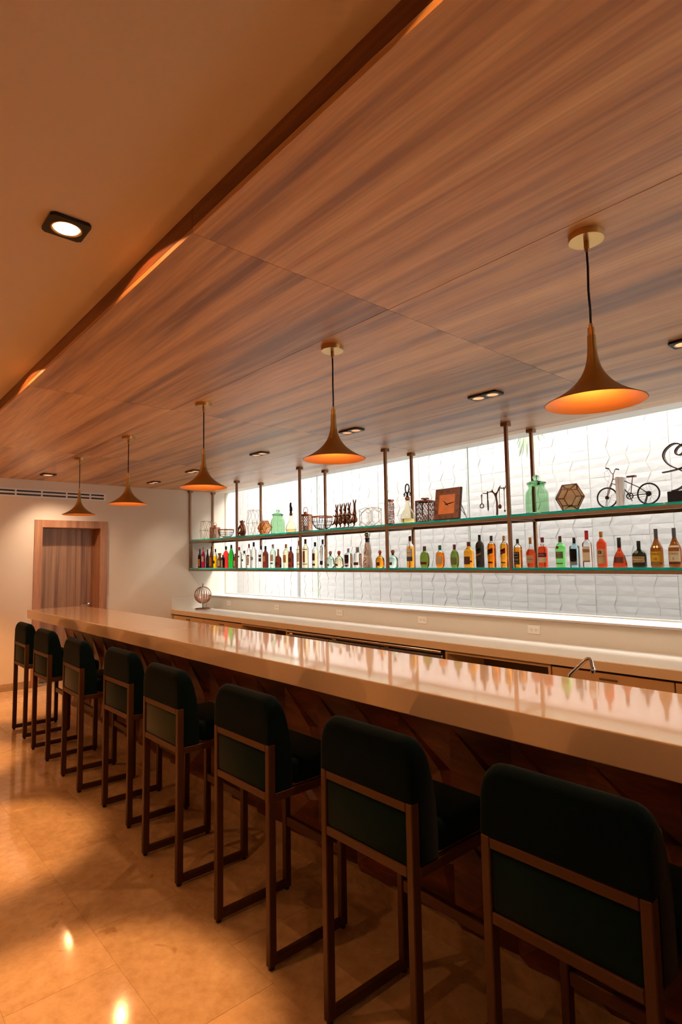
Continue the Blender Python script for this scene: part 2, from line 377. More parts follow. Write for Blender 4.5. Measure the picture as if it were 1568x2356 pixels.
# ================================================================== lamps
def downlight(name, label, loc, n, lit, group, size=.135, along='x', tilt=0):
    """square recessed spot(s) in a black trim"""
    t = thing(name, label, 'downlight', loc, 0 if along == 'x' else R(90), group)
    L = size*n; hole = size*.39
    # trim plate with round openings: ring strips
    mb = MB()
    for k in range(n):
        cx = -L/2+size*(k+.5); N = 32; a = []; b = []
        for j in range(N):
            th_ = 2*math.pi*(j+.5)/N; c, s_ = math.cos(th_), math.sin(th_); q = max(abs(c), abs(s_))
            a.append((cx+hole*c, hole*s_)); b.append((cx+c/q*size/2, s_/q*size/2))
        vs = [(*p, -.013) for p in b]+[(*p, -.013) for p in a]+[(*p, -.0005) for p in b]+[(*p, -.0005) for p in a]
        fs = []
        for j in range(N):
            i2 = (j+1) % N
            fs += [(j, i2, N+i2, N+j), (j, 2*N+j, 2*N+i2, i2), (N+j, N+i2, 3*N+i2, 3*N+j)]
        mb.add(vs, fs)
    mb.obj('trim_plate', 'black_metal', t)
    for k in range(n):
        cx = -L/2+size*(k+.5)
        rg = MB().lathe([(hole*.98, .0), (hole*.98, .012), (hole*.8, .014), (hole*.8, .004), (hole*.9, -.001), (hole*.98, 0)], 28, (0, 0, 0), cap=False).obj('lamp_ring', 'brass_bright', t, True)
        rg.location = (cx, 0, -.0145); rg.rotation_euler = (tilt, 0, 0)
        fc = MB().lathe([(.001, .02), (hole*.45, .018), (hole*.8, .006), (hole*.78, .003), (hole*.4, .012), (.001, .013)], 28).obj('lamp_face', lit, t, True)
        fc.location = (cx, 0, -.0165); fc.rotation_euler = (tilt, 0, 0)
    return t
G = 'square spotlights in the painted ceiling'
FW = dict(spot=360, mid=5, wide=14)
for i, x in enumerate((.9, 2.67, 4.45, 6.23, 7.92)):
    t = downlight('ceiling_spotlight', 'square black spotlight in the painted ceiling' + (' with a bright starry lamp' if i == 3 else ', out of frame'), (x, -1.02, ZW), 1, 'lamp_face', G)
    k = 1.0 if i < 4 else .22
    light('SPOT', 'spot_beam', (0, 0, -.025), FW['spot']*k, WARM, t, (-.25, .95, -2.8) if i == 0 else (0, .06, -2.8), R(44 if i == 0 else 31), .6)
    light('SPOT', 'spot_flood', (0, 0, -.02), FW['mid']*k, WARM, t, (0, 0, -2.8), R(96), 1.)
    light('SPOT', 'spot_spill', (0, 0, -.02), FW['wide']*max(k, .7), WARM, t, (0, .75, -2.8), R(145), .03, rad=.006)
for x in (1.2, 3.2, 5.2):  # unseen lamps added to bounce more warm light onto the painted ceiling
    for y in (-2.9, -4.7):
        t = downlight('ceiling_spotlight', 'square black spotlight in the painted ceiling, out of frame', (x, y, ZW), 1, 'lamp_face', G)
        light('SPOT', 'spot_flood', (0, 0, -.025), 330, WARM, t, (0, -.3, -2.8), R(62), 1.)
G = 'twin spotlights in the wood ceiling'
dn = [((.672, 1.71), 'far twin spotlight in the wood ceiling, nearest the white end wall'), ((1.884, 1.69), 'twin spotlight in the wood ceiling half hidden by the third brass pendant'),
      ((3.334, 1.70), 'twin spotlight in the wood ceiling between third and fourth pendants'), ((4.71, 1.744), 'twin spotlight in the wood ceiling just right of the fourth pendant shade'),
      ((6.083, 1.745), 'largest fully seen twin spotlight in the wood ceiling, right of centre'), ((7.38, 1.74), 'twin spotlight in the wood ceiling cut by the right picture edge')]
for (x, y), lb in dn:
    t = downlight('twin_spotlight', lb, (x, y, ZC), 2, 'lamp_dim', G, .115)
    light('SPOT', 'spot_beam', (0, 0, -.03), 46, (1, .90, .76), t, (0, .9, -1.7), R(104), 1.)
t = downlight('ceiling_spotlight', 'single tilted spotlight in the wood ceiling above the door', (.63, .372, ZC), 1, 'lamp_dim', None, .16)
light('SPOT', 'spot_beam', (0, 0, -.03), 70, (1, .72, .5), t, (-.45, .3, -1.2), R(95), 1.)

def pendant():
    t = thing('pendant_lamp', 'x', 'pendant lamp')
    MB().lathe([(.001, 0), (.058, 0), (.058, -.024), (.001, -.024)], 36).obj('canopy', 'brass_bright', t, True)
    MB().lathe([(.009, -.022), (.009, -.052), (.0065, -.053), (.0065, -.064), (.002, -.065)], 12).obj('cord_grip', 'brass', t, True)
    MB().tube([(0, 0, -.06), (.001, 0, -.12), (-.002, .001, -.2), (.001, 0, -.27), (0, 0, -.335)], .0042, 8).obj('cord', 'cord', t, True)
    # trumpet shade, thin spun metal
    H = .265; zt = -.335
    prof = []
    for i in range(19):
        u = i/18; r = .0135+.008*u+.142*u**3.1; prof.append((r, zt-.03-(H-.03)*u**.86))
    MB().lathe([(.0065, zt+.012), (.0065, zt), (.011, zt-.002), (.012, zt-.03)], 16).obj('stem', 'brass', t, True)
    sh = MB().lathe(prof+[(r-.0022, z-.0004) for r, z in reversed(prof)], 48, cap=False)
    o = sh.obj('shade', 'shade_out', t, 60)
    MB().lathe([(r-.0026, z-.0012) for r, z in prof[4:]], 48, cap=False).obj('shade_lining', mat('shade_in', s2l(206, 140, 76), .5, .2), t, 60)
    MB().lathe([(.001, zt-.13), (.012, zt-.133), (.018, zt-.16), (.024, zt-.185), (.018, zt-.206), (.001, zt-.212)], 16).obj('bulb', 'bulb_glow', t, True)
    return t
pl = ['brass trumpet pendant lamp nearest the door, smallest in view', 'brass trumpet pendant lamp second from the end wall, beside the air vent', 'brass trumpet pendant lamp hanging in front of the first shelf posts',
      'brass trumpet pendant lamp fourth from the end wall, centre of the picture', 'largest brass trumpet pendant lamp at the right, shade over the upper shelf']
PX = (1.976, 3.319, 4.701, 6.106, 7.474)
p0 = pendant()
for i, x in enumerate(PX):
    o = p0 if i == 0 else copy_tree(p0)
    o.location = (x, .334, ZC); o['label'] = pl[i]; o['group'] = 'brass pendants over the bar'
    light('POINT', 'bulb_light', (0, 0, -.575), 1.0, WARM, o, rad=.02)
    light('SPOT', 'bulb_pool', (0, 0, -.58), 9, (1, .5, .22), o, (0, 0, -2), R(158), .25, rad=.02)

# ================================================================== air vent
t = thing('air_vent', 'white slot air vent high on the end wall beside the pendants', 'air vent', (0, 0, 0))
vy0, vy1, vz0, vz1 = -1.2, 1.295, 2.465, 2.57
mb = MB().box(.001, vy0, vz0, .012, vy1, vz0+.018).box(.001, vy0, vz1-.018, .012, vy1, vz1).box(.001, vy1-.03, vz0+.018, .012, vy1, vz1-.018).box(.001, vy0, vz0+.018, .012, vy0+.03, vz1-.018)
mb.obj('vent_frame', 'white_paint', t)
MB().box(.0005, vy0+.03, vz0+.018, .002, vy1-.03, vz1-.018).obj('vent_back', 'black_metal', t)
MB().box(.002, vy0+.03, vz0+.042, .012, vy1-.03, vz0+.064).obj('vent_blade', 'white_paint', t)
for k in range(8):
    y = vy0+.1+k*.31
    MB().box(.002, y, vz0+.018, .008, y+.02, vz1-.018).obj('vent_divider', 'white_paint', t)

# ================================================================== the bar
XB = 1.4027; XE = 10.6
tag(MB().rbox(XB, 0, 1.10-.0928, XE, .5907, 1.10, .004, 2).obj('bar_worktop', 'slab_stone'), 'thick pale polished stone slab forming the long bar top', 'bar top')
t = thing('bar_counter', 'wood bar front with zigzag faceted columns under the stone bar top', 'bar counter', (0, 0, 0))
MB().box(XB+.06, .385, .0, XE, .585, 1.0065).obj('carcass', 'bar_wood', t)
MB().box(XB+.05, .356, 0, XE, .3845, .095).obj('plinth', 'skirting_stone', t)
cw = .2945; z0, z1 = .0955, 1.0065
def facet_column():
    mb = MB(); zs = [z0]; k = 1.065
    zz = [1.0065, .875, .688, .50, .312, .125, z0]; us = [.38, .12, .88, .12, .88, .12, .2]
    L = [(-cw/2, .383, z) for z in zz]; Rr = [(cw/2, .383, z) for z in zz]; Mi = [(-cw/2+cw*u, .352, z) for z, u in zip(zz, us)]
    n = len(zz); vs = L+Mi+Rr; fs = []
    for i in range(n-1):
        fs += [(i, i+1, n+i+1, n+i), (n+i, n+i+1, 2*n+i+1, 2*n+i)]
    fs += [(0, n, 2*n), (n-1, 3*n-1, 2*n-1)]
    fs.append(tuple(list(range(n))+list(range(3*n-1, 2*n-1, -1))))
    return mb.add(vs, fs)
cme = None; x = XB+.06+cw/2
while x+cw/2 < XE:
    if cme is None: o = facet_column().obj('facet_column', 'bar_wood', t); cme = o.data
    else: o = link('facet_column', cme, None, t)
    o.location = (x, 0, 0); x += cw
# work counter on the staff side, with the tap
t = thing('work_counter', 'steel work counter on the staff side of the bar', 'counter', (0, 0, 0))
MB().rbox(2.2, .592, .80, XE, 1.16, .84, .004).obj('counter_top', 'steel', t)
MB().box(2.25, .61, .0, XE, 1.10, .7995).obj('counter_body', 'steel', t)
t = thing('sink_tap', 'chrome swan-neck tap rising behind the bar top', 'tap', (6.98, 1.0, .84))
MB().lathe([(.026, 0), (.026, .012), (.016, .02), (.014, .09), (.001, .092)], 20).obj('tap_base', 'chrome', t, True)
MB().tube([(0, 0, .085), (.0, 0, .12), (.01, 0, .185), (.085, 0, .258), (.098, 0, .268), (.108, 0, .268), (.114, 0, .258), (.118, 0, .225)], .0085, 12).obj('spout', 'chrome', t, True)
MB().lathe([(.011, 0), (.012, .004), (.012, .02), (.009, .028)], 16, (.1185, 0, .206)).obj('aerator', 'chrome', t, True)
MB().tube([(0, 0, .06), (0, .05, .075)], .005, 8).obj('tap_lever', 'chrome', t, True)

# ================================================================== bar stools
def stool():
    t = thing('bar_stool', 'x', 'bar stool'); W = .215; D = .405; lx, ly_ = .027, .034
    for sx in (-1, 1):
        a, b = (-W, -W+lx) if sx < 0 else (W-lx, W)
        MB().rbox(a, 0, .012, b, ly_, .845, .003, 1).obj('leg', 'stool_frame', t)
        MB().rbox(a, D-ly_, .012, b, D, .655, .003, 1).obj('leg', 'stool_frame', t)
        MB().rbox(a+.001, ly_, .012, b-.001, D-ly_, .046, .003, 1).obj('floor_runner', 'stool_frame', t)
        MB().rbox(a+.001, ly_, .622, b-.001, D-ly_, .655, .003, 1).obj('seat_rail', 'stool_frame', t)
        for y in (.017, D-.017):
            MB().lathe([(.009, 0), (.011, .002), (.011, .0125)], 10, ((a+b)/2, y, 0)).obj('glide', 'rubber', t)
    for z in (.627, .814):
        MB().rbox(-W+lx, .001, z, W-lx, ly_-.001, z+.030, .003, 1).obj('back_rail', 'stool_frame', t)
    MB().rbox(-W+lx, D-ly_, .622, W-lx, D-.002, .655, .003, 1).obj('seat_rail', 'stool_frame', t)
    MB().rbox(-W+lx, D-.028, .30, W-lx, D-.002, .342, .003, 1).obj('footrest', 'stool_frame', t)
    MB().rbox(-W+lx+.001, .006, .657, W-lx-.001, .03, .814, .008, 2).obj('back_panel', 'velvet_back', t, True)
    st = MB().rbox(-W+.004, .128, .656, W-.004, D+.012, .748, .028, 4)
    st.v = [(x, y, z+(.012*(1-(x/W)**2) if z > .7 else 0)) for x, y, z in st.v]
    st.obj('seat', 'velvet', t, 60)
    # backrest pad: wedge section swept across the width with rounded top corners
    prof = [(.000, .846), (.000, .93), (.001, .975), (.008, 1.005), (.022, 1.022), (.040, 1.028), (.060, 1.022), (.076, 1.002), (.088, .965), (.102, .90), (.114, .82), (.120, .74), (.120, .66), (.036, .66), (.036, .846)]
    secs = []; rc = .055
    for i in range(21):
        u = -1+2*i/20; x = W*math.sin(u*math.pi/2)*1.003; e = max(0, abs(x)-(W*1.003-rc)); drop = rc-math.sqrt(max(0, rc*rc-e*e))
        k = (1.028-.846-drop)/(1.028-.846); q = 1-.06*(abs(u)**8); pin = .012*(abs(u)**10)
        sec = []
        for y, z in prof:
            yy = .05+(y-.05)*q
            sec.append((x, yy if z <= .85 else yy+(.0 if y > .04 else pin*.3), .846+(z-.846)*k if z > .846 else z))
        secs.append(sec)
    MB().loft(secs).obj('backrest', 'velvet', t, 50)
    return t
s0 = stool()
SX = [(1.95, -.232), (2.75, -.25), (3.60, -.257), (4.375, -.218), (5.165, -.277), (5.955, -.275), (6.712, -.278), (7.383, -.278)]
sl = ['dark green velvet bar stool at the far end, nearest the door', 'dark green velvet bar stool second from the far end', 'dark green velvet bar stool third from the far end, its lower back panel paler', 'dark green velvet bar stool fourth from the far end',
      'dark green velvet bar stool fifth from the far end, with paler lower panel', 'dark green velvet bar stool in the middle foreground, third from the near end', 'dark green velvet bar stool second from the near end', 'largest dark green velvet bar stool, nearest the camera at the right']
for i, (x, y) in enumerate(SX):
    o = s0 if i == 0 else copy_tree(s0)
    o.location = (x+.215, y, 0); o['label'] = sl[i]; o['group'] = 'velvet stools along the bar'
    o.rotation_euler = (0, 0, R([0, 1, -1.2, .5, 0, .4, -.3, 0][i]))
    if i in (2, 4):       # these two back panels are covered in a paler cloth
        for ch in o.children:
            if ch.name.startswith('back_panel'):
                ch.data = ch.data.copy(); ch.data.materials[0] = mat('velvet_pale', s2l(54, 64, 53), .95, spec=.1, sheen=.3, bump=(220, .15))

# ================================================================== back counter
t = thing('back_counter_top', 'pale stone worktop along the window wall behind the bar', 'worktop', (0, 0, 0))
MB().rbox(.002, YCT+.0205, .845, 11.5, YSP-.004, ZCT, .002, 1).obj('worktop', 'counter_stone', t)
MB().box(.002, YCT, .805, 11.5, YCT+.02, ZCT-.004).obj('front_apron', 'cabinet_lacquer', t)
MB().box(.002, YCT+.0205, .805, 11.5, YSP-.004, .8445).obj('core_board', 'cabinet_inside', t)
tag(MB().box(.002, YCT+.002, ZCT+.0005, .022, YSP-.016, ZSILL-.003).obj('side_splashback', 'counter_stone'), 'short pale stone upstand on the end wall beside the wire globe', 'splashback')
tag(MB().box(.024, YSP-.013, ZCT+.0005, 11.5, YSP-.002, ZSILL-.021).obj('back_splash', 'splash_paint'), 'matt beige upstand with sockets between worktop and window ledge', 'splashback')
def cabinet(x0, x1, nd, label):
    t = thing('base_cabinet', label, 'cabinet', (x0, YCT+.03, 0), 0, 'lacquered cabinets under the back worktop'); W = x1-x0
    MB().box(0, .02, .08, W, YSP-YCT-.04, .8045).obj('cabinet_body', 'cabinet_inside', t)
    MB().box(0, .05, 0, W, YSP-YCT-.06, .0795).obj('kick_board', 'cabinet_inside', t)
    for k in range(nd):
        a, b = W*k/nd+.004, W*(k+1)/nd-.004
        dd = MB().rbox(a, 0, .09, b, .0195, .785, .003, 1).obj('cabinet_door', 'cabinet_lacquer', t)
        MB().rbox((a+b)/2-.06, -.008, .74, (a+b)/2+.06, -.0005, .752, .002, 1).obj('door_pull', 'cabinet_inside', dd)
def niche(x0, x1, label):
    t = thing('open_cabinet', label, 'cabinet', (x0, YCT+.03, 0), 0, 'open niches under the back worktop'); W = x1-x0; D = YSP-YCT-.06
    MB().box(0, 0, 0, .02, D, .8045).obj('side_board', 'cabinet_lacquer', t)
    MB().box(W-.02, 0, 0, W, D, .8045).obj('side_board', 'cabinet_lacquer', t)
    MB().box(.02, D-.02, .08, W-.02, D, .8045).obj('back_board', 'cabinet_inside', t)
    MB().box(.02, 0, .08, W-.02, D-.02, .1).obj('bottom_board', 'cabinet_lacquer', t)
    MB().box(.02, .0, .775, W-.02, .02, .8045).obj('top_rail', 'cabinet_lacquer', t)
cabinet(.03, 1.95, 2, 'lacquered cabinet in the corner, below the wire globe')
niche(1.955, 2.935, 'open cabinet left of the steel fridge')
niche(5.20, 6.155, 'open cabinet right of the steel fridge')
cabinet(6.16, 8.6, 3, 'lacquered cabinet behind the tap, at the right')
t = thing('bar_fridge', 'brushed steel three door bar fridge under the back worktop', 'fridge', (2.94, YCT+.012, 0))
MB().rbox(0, .02, .06, 2.255, .56, .80, .004, 1).obj('fridge_body', 'dark_metal', t)
MB().tube([(.02, .0, .782), (2.235, .0, .782)], .014, 12).obj('top_bumper', mat('steel_warm', s2l(206, 176, 146), .22, 1.), t, True)
for k in range(3):
    a = .015+k*.745
    dd = MB().rbox(a, -.004, .09, a+.735, .0195, .752, .004, 1).obj('fridge_door', 'steel', t)
    MB().rbox(a+.03, -.03, .715, a+.70, -.008, .735, .004, 1).obj('door_handle', 'black_metal', dd)
    MB().box(a+.06, -.007, .752, a+.12, .015, .768).obj('hinge', 'chrome', dd)
for i, x in enumerate((.705, 1.952, 3.217, 4.482, 5.71)):
    t = thing('power_socket', ['white double power socket on the splashback beside the wire globe', 'white double power socket on the splashback second from the end wall', 'white double power socket on the splashback in the middle, above the fridge left half',
              'white double power socket on the splashback above the fridge right end', 'largest white double power socket on the splashback at the right'][i], 'socket', (x, YSP-.0135, .96), 0, 'sockets along the splashback')
    MB().rbox(-.058, -.006, -.036, .058, 0, .036, .0025, 1).obj('cover_plate', 'plastic_white', t)
    for sx in (-.022, .022):
        q = MB().rbox(sx-.017, -.0085, -.014, sx+.017, -.006, .014, .001, 1).obj('socket_face', 'plastic_white', t)
        for a in (-.006, .006): MB().box(sx-.008, -.0092, a-.0012, sx+.001, -.0085, a+.0012).obj('slot', 'black_metal', q)
        MB().lathe([(.0025, 0), (.0025, .0007)], 8).obj('earth_hole', 'black_metal', q).matrix_local = Matrix.Translation((sx+.008, -.0085, 0)) @ Matrix.Rotation(R(90), 4, 'X')
# wire globe
t = thing('wire_globe', 'round rattan coloured wire globe on a stand in the worktop corner', 'ornament', (.42, 2.60, ZCT))
MB().tube([(.11*math.cos(2*math.pi*k/28), .11*math.sin(2*math.pi*k/28), .014) for k in range(28)], .007, 6, True).obj('base_ring', 'copper_dark', t, True)
MB().tube([(-.11, 0, .014), (.11, 0, .014)], .006, 6).obj('base_bar', 'copper_dark', t)
for a in range(3): MB().ball((.1*math.cos(a*2.09), .1*math.sin(a*2.09), .0085), .008, n=6).obj('foot', 'copper_dark', t)
MB().tube([(0, 0, .014), (0, 0, .1)], .006, 8).obj('stand_rod', 'dark_metal', t)
gc, gr = .215, .125
for k in range(10):
    a = math.pi*k/10
    MB().tube([(gr*math.sin(q)*math.cos(a), gr*math.sin(q)*math.sin(a), gc+gr*math.cos(q)) for q in [2*math.pi*i/30 for i in range(30)]], .0032, 5, True).obj('meridian', 'copper_dark', t)
for h in [-.9+.1*i for i in range(8)]+[0.02]:
    MB().tube([(gr*math.sqrt(1-h*h)*math.cos(q), gr*math.sqrt(1-h*h)*math.sin(q), gc+gr*h) for q in [2*math.pi*i/28 for i in range(28)]], .004, 5, True).obj('parallel', 'copper', t)
MB().tube([(0, 0, gc+gr), (0, 0, gc+gr+.02)], .006, 8).obj('finial', 'dark_metal', t)
MB().tube([(.014*math.sin(q), 0, gc+gr+.032-.012*math.cos(q)) for q in [2*math.pi*i/12 for i in range(12)]], .003, 6, True).obj('hanging_ring', 'dark_metal', t)

# ================================================================== hanging shelf
t = thing('hanging_shelf', 'bronze framed two tier glass shelf hanging from the wood ceiling', 'shelf', (0, 0, 0))
PXS = [-.0+.018, 1.408, 2.852, 4.289, 5.697, 7.115, 8.545]; SF, SB = 2.578, 3.0; q = .0125
for x in PXS:
    for y in (SF+q, SB-q):
        MB().box(x-q, y-q, 1.442, x+q, y+q, ZC-.03).obj('post', 'bronze', t)
        MB().box(x-.032 if x > .1 else x-.016, y-.03, ZC-.03, x+.032, y+.03, ZC-.0015).obj('post_cap', 'bronze', t)
for zb in (1.442, 1.8775):
    for i in range(len(PXS)-1):
        a, b = PXS[i]+q, PXS[i+1]-q
        MB().box(a, SF, zb, b, SF+2*q, zb+.025).obj('rail', 'bronze', t)
        MB().box(a, SB-2*q, zb, b, SB, zb+.025).obj('rail', 'bronze', t)
        g = MB().rbox(a+.001, SF+.001, zb+.0255, b-.001, SB-.001, zb+.0455, .0008, 1).obj('glass_shelf', 'shelf_glass', t)
        g.data.materials.append(MATS['shelf_glass_edge'])
        for p in g.data.polygons:
            if abs(p.normal.z) < .3: p.material_index = 1
    for x in PXS: MB().box(x-q, SF+2*q, zb, x+q, SB-2*q, zb+.025).obj('cross_bar', 'bronze', t)
Z1, Z2 = 1.4875, 1.923

# ================================================================== bottles
PROF = {  # outline (z, r), cap start, cap radius, exponent, depth ratio
 'std': ([(0, .95), (.02, 1), (.60, 1), (.68, .86), (.74, .52), (.80, .36), (.87, .33)], .83, .36, 2, 1),
 'tall': ([(0, .95), (.02, 1), (.66, 1), (.71, .88), (.76, .52), (.81, .38), (.88, .35)], .83, .38, 2, 1),
 'slope': ([(0, .95), (.02, 1), (.52, 1), (.66, .74), (.78, .42), (.87, .30)], .84, .33, 2, 1),
 'squat': ([(0, .88), (.03, 1), (.40, 1), (.52, .92), (.60, .66), (.65, .34), (.78, .26)], .70, .30, 2.6, .85),
 'sq': ([(0, .94), (.015, 1), (.67, 1), (.75, .84), (.80, .48), (.84, .38), (.9, .37)], .83, .40, 5, .9),
 'sqs': ([(0, .96), (.02, 1), (.60, 1), (.66, .9), (.72, .45), (.78, .34)], .75, .42, 5, .75),
 'flask': ([(0, .70), (.03, .82), (.14, .94), (.32, 1), (.52, .96), (.64, .80), (.72, .46), (.76, .28), (.82, .26)], .78, .30, 2.6, .5),
 'bell': ([(0, .97), (.03, 1), (.12, .98), (.36, .78), (.50, .48), (.58, .28), (.68, .25)], .66, .27, 2, .75),
 'cone': ([(0, .93), (.02, 1), (.44, 1), (.50, .96), (.58, .74), (.70, .40), (.78, .31)], .74, .31, 2, 1),
 'brandy': ([(0, .93), (.03, 1), (.44, 1), (.52, .93), (.60, .66), (.66, .30), (.78, .24)], .76, .27, 2, .9),
 'jar': ([(0, .92), (.03, 1), (.58, 1), (.68, .8), (.76, .62), (.88, .62)], .86, .85, 2, 1),
 'gin': ([(0, .84), (.03, .88), (.50, .93), (.56, 1), (.64, 1), (.72, .72), (.76, .40), (.86, .34)], .80, .30, 2, 1),
 'hen': ([(0, .80), (.03, .84), (.44, 1), (.50, .96), (.60, .58), (.66, .30), (.80, .28)], .78, .29, 2.6, .5),
 'gem': ([(0, .95), (.02, 1), (.66, 1), (.71, .86), (.75, .42), (.80, .30)], .80, .34, 6, .5)}
def liquid(name, rgb, rough=.02):
    return mat('liquid_'+name, rgb, rough, trans=1, ior=1.36)
LQ = {'clear': (.93, .95, .93), 'frost': (.86, .88, .87), 'pale': (.92, .82, .55), 'palegold': (.93, .84, .60), 'amber': (.95, .33, .02), 'orange': (1, .26, .01), 'yellow': (1, .52, .0),
      'red': (.9, .03, .03), 'magenta': (.55, .01, .08), 'green': (.02, .42, .03), 'gingreen': (.25, .85, .22), 'olive': (.20, .30, .04), 'greenclear': (.72, .90, .80), 'blue': (.50, .78, .90),
      'dark': (.02, .012, .01), 'brown': (.14, .04, .015), 'redbrown': (.20, .03, .015), 'cognac': (.85, .08, .02), 'whisky': (1, .40, .03), 'blackglass': (.03, .025, .015), 'brandy': (.35, .09, .015)}
for k_, v_ in LQ.items(): liquid(k_, v_, .25 if k_ == 'frost' else .02)
CC = {'black': s2l(20, 20, 22), 'gold': s2l(176, 130, 66), 'tan': s2l(196, 160, 112), 'red': s2l(190, 32, 34), 'white': s2l(226, 222, 214), 'blue': s2l(30, 56, 122), 'silver': s2l(150, 150, 150), 'brown': s2l(84, 48, 34),
      'maroon': s2l(104, 24, 40), 'greend': s2l(20, 92, 66), 'cork': s2l(190, 120, 72), 'corkred': s2l(196, 88, 56), 'orange': s2l(206, 122, 40), 'yellow': s2l(206, 156, 34), 'cream': s2l(206, 186, 148), 'olive': s2l(112, 110, 66),
      'grey': s2l(122, 126, 118), 'pink': s2l(200, 132, 118), 'darkred': s2l(98, 16, 30), 'slate': s2l(74, 72, 72)}
for k_, v_ in CC.items(): mat('tint_'+k_, v_, .3 if k_ in ('silver', 'gold') else .5, .7 if k_ in ('silver', 'gold') else 0.)
def prof_r(pr, z):
    for (a, ra), (b, rb) in zip(pr, pr[1:]):
        if a <= z <= b: return ra+(rb-ra)*(z-a)/(b-a)
    return pr[-1][1]
def bottle(kind, x, wd, h, liq, cap, labels, label, fill=1., y=2.72, rz=0., k=None, ballcap=False, name='liquor_bottle'):
    pr, c0, cr, ne, kk = PROF[kind]; kk = k or kk
    r = wd/2; t = thing(name, label, 'bottle', (x, y, Z1+.0005), R(rz), 'bottles on the lower glass shelf')
    pts = [(z, q) for z, q in pr if z < c0]+[(c0, prof_r(pr, c0))]
    def part(nm, a, b, m):
        zs = sorted(set([a, b]+[z for z, _ in pts if a < z < b]))
        P = [(prof_r(pr, z)*r, z*h) for z in zs]
        nx = lambda z: ne if z < .7 else 2+(ne-2)*max(0, (c0-z)/(c0-.7+1e-6))
        mb = MB(); mb.loft([[(q[0], q[1], z*h) for q in section(prof_r(pr, z)*r, 28, nx(z), kk if z < .62 else kk+(1-kk)*min(1, (z-.62)/.12))] for z in zs])
        return mb.obj(nm, m, t, 50)
    if fill < 1:
        part('filled_body', 0, fill, 'liquid_'+liq); part('glass_neck', fill+.0005, c0, 'liquid_clear')
    else: part('glass_body', 0, c0, 'liquid_'+liq)
    ccol = cap if isinstance(cap, str) else cap[0]
    if ballcap:
        MB().lathe([(r*cr*.75, c0*h), (r*cr*.8, (c0+.08)*h), (r*cr*.9, (c0+.1)*h)], 16).obj('stopper_collar', 'tint_'+cap[1], t, True)
        MB().lathe([(r*cr*1.0, (c0+.1)*h), (r*cr*1.25, (c0+.16)*h), (r*cr*1.2, (c0+.24)*h), (r*cr*.8, (c0+.29)*h), (.001, h)], 16).obj('stopper', 'tint_'+ccol, t, True)
    else:
        MB().lathe([(r*cr*.98, c0*h-.0), (r*cr, (c0+.01)*h), (r*cr, .985*h), (r*cr*.9, h)], 18).obj('cap', 'tint_'+ccol, t, True)
    for lb in labels:
        z0_, z1_, half, c = lb[:4]; txt = lb[4] if len(lb) > 4 else None; sl_ = lb[5] if len(lb) > 5 else 0; tcol = lb[6] if len(lb) > 6 else 'black'
        N = 14; vi = []; vo = []
        zl = [z0_+(z1_-z0_)*i/4 for i in range(5)]
        for z in zl:
            for j in range(N+1):
                a = R(-90-half+2*half*j/N); px, py = sec_pt(prof_r(pr, z)*r+.0009, a, ne, kk)
                vo.append((px, py, z*h+sl_*px)); qx, qy = sec_pt(prof_r(pr, z)*r+.0003, a, ne, kk); vi.append((qx, qy, z*h+sl_*px))
        n0 = len(vo); fs = []
        for i in range(4):
            for j in range(N):
                a = i*(N+1)+j; fs += [(a, a+1, a+N+2, a+N+1), (n0+a, n0+a+N+1, n0+a+N+2, n0+a+1)]
        ed = list(range(N+1))+[(i+1)*(N+1)+N for i in range(4)]+[4*(N+1)+j for j in reversed(range(N))]+[i*(N+1) for i in reversed(range(1, 4))]
        for a, b in zip(ed, ed[1:]+ed[:1]): fs.append((a, n0+a, n0+b, b))
        pl_ = MB().add(vo+vi, fs).obj('label', 'tint_'+c, t, 50)
        if txt:
            lines = txt.split('|')
            for li, s_ in enumerate(lines):
                if not s_.strip(): continue
                arc = 2*r*min(1.0, half/50)*(.86 if ne < 4 else .9)
                size = min(arc/(.62*len(s_)), (z1_-z0_)*h/len(lines)*.75)
                gv, gf = text_geo(s_, 1.0)
                zc = (z0_+(z1_-z0_)*(1-(li+.5)/len(lines)))
                rr_ = prof_r(pr, zc)*r; vv = []
                for gx_, gy_, _ in gv:
                    u = gx_*size
                    if ne > 4: px, py = u, -rr_*kk
                    else: a = R(-90)+u/rr_; px, py = sec_pt(rr_, a, ne, kk)
                    vv.append((px, py-.0016, zc*h+gy_*size+sl_*px))
                mb = MB(); mb.v = vv; mb.f = list(gf); mb.obj('lettering', 'tint_'+tcol, pl_)
    return t
B = bottle
# bay one, left
B('std', .094, .063, .294, 'dark', 'black', [(.08, .46, 60, 'orange')], 'black bottle with an orange label, leftmost on the lower shelf')
B('std', .210, .061, .319, 'magenta', 'gold', [(.30, .55, 60, 'cream')], 'magenta liqueur bottle with a gold cap', .80)
B('slope', .341, .057, .280, 'dark', 'black', [(.26, .42, 60, 'brown')], 'slim black bottle with a brown label between magenta and amber bottles')
B('slope', .460, .062, .321, 'brown', 'black', [(.08, .48, 60, 'orange')], 'brown tapered bottle with a long orange label')
B('std', .581, .061, .282, 'yellow', 'black', [(.22, .38, 40, 'black')], 'bright yellow liqueur bottle with a round black emblem', .62)
B('jar', .710, .064, .218, 'brown', 'gold', [(.12, .5, 65, 'cream')], 'short brown jar bottle with a wide gold lid')
B('tall', .858, .080, .314, 'red', 'black', [(.30, .50, 40, 'brown')], 'scarlet liqueur bottle with a brown label', .80, y=2.74)
B('sq', .925, .050, .190, 'dark', 'black', [(.05, .62, 42, 'tan')], 'small dark bottle with a tan label in front of the green bottle', y=2.65)
B('slope', 1.042, .085, .330, 'green', 'black', [], 'vivid green liqueur bottle', .84)
B('std', 1.145, .045, .201, 'redbrown', 'brown', [(.1, .5, 60, 'cream')], 'small dark red bottle hidden behind the second front post')
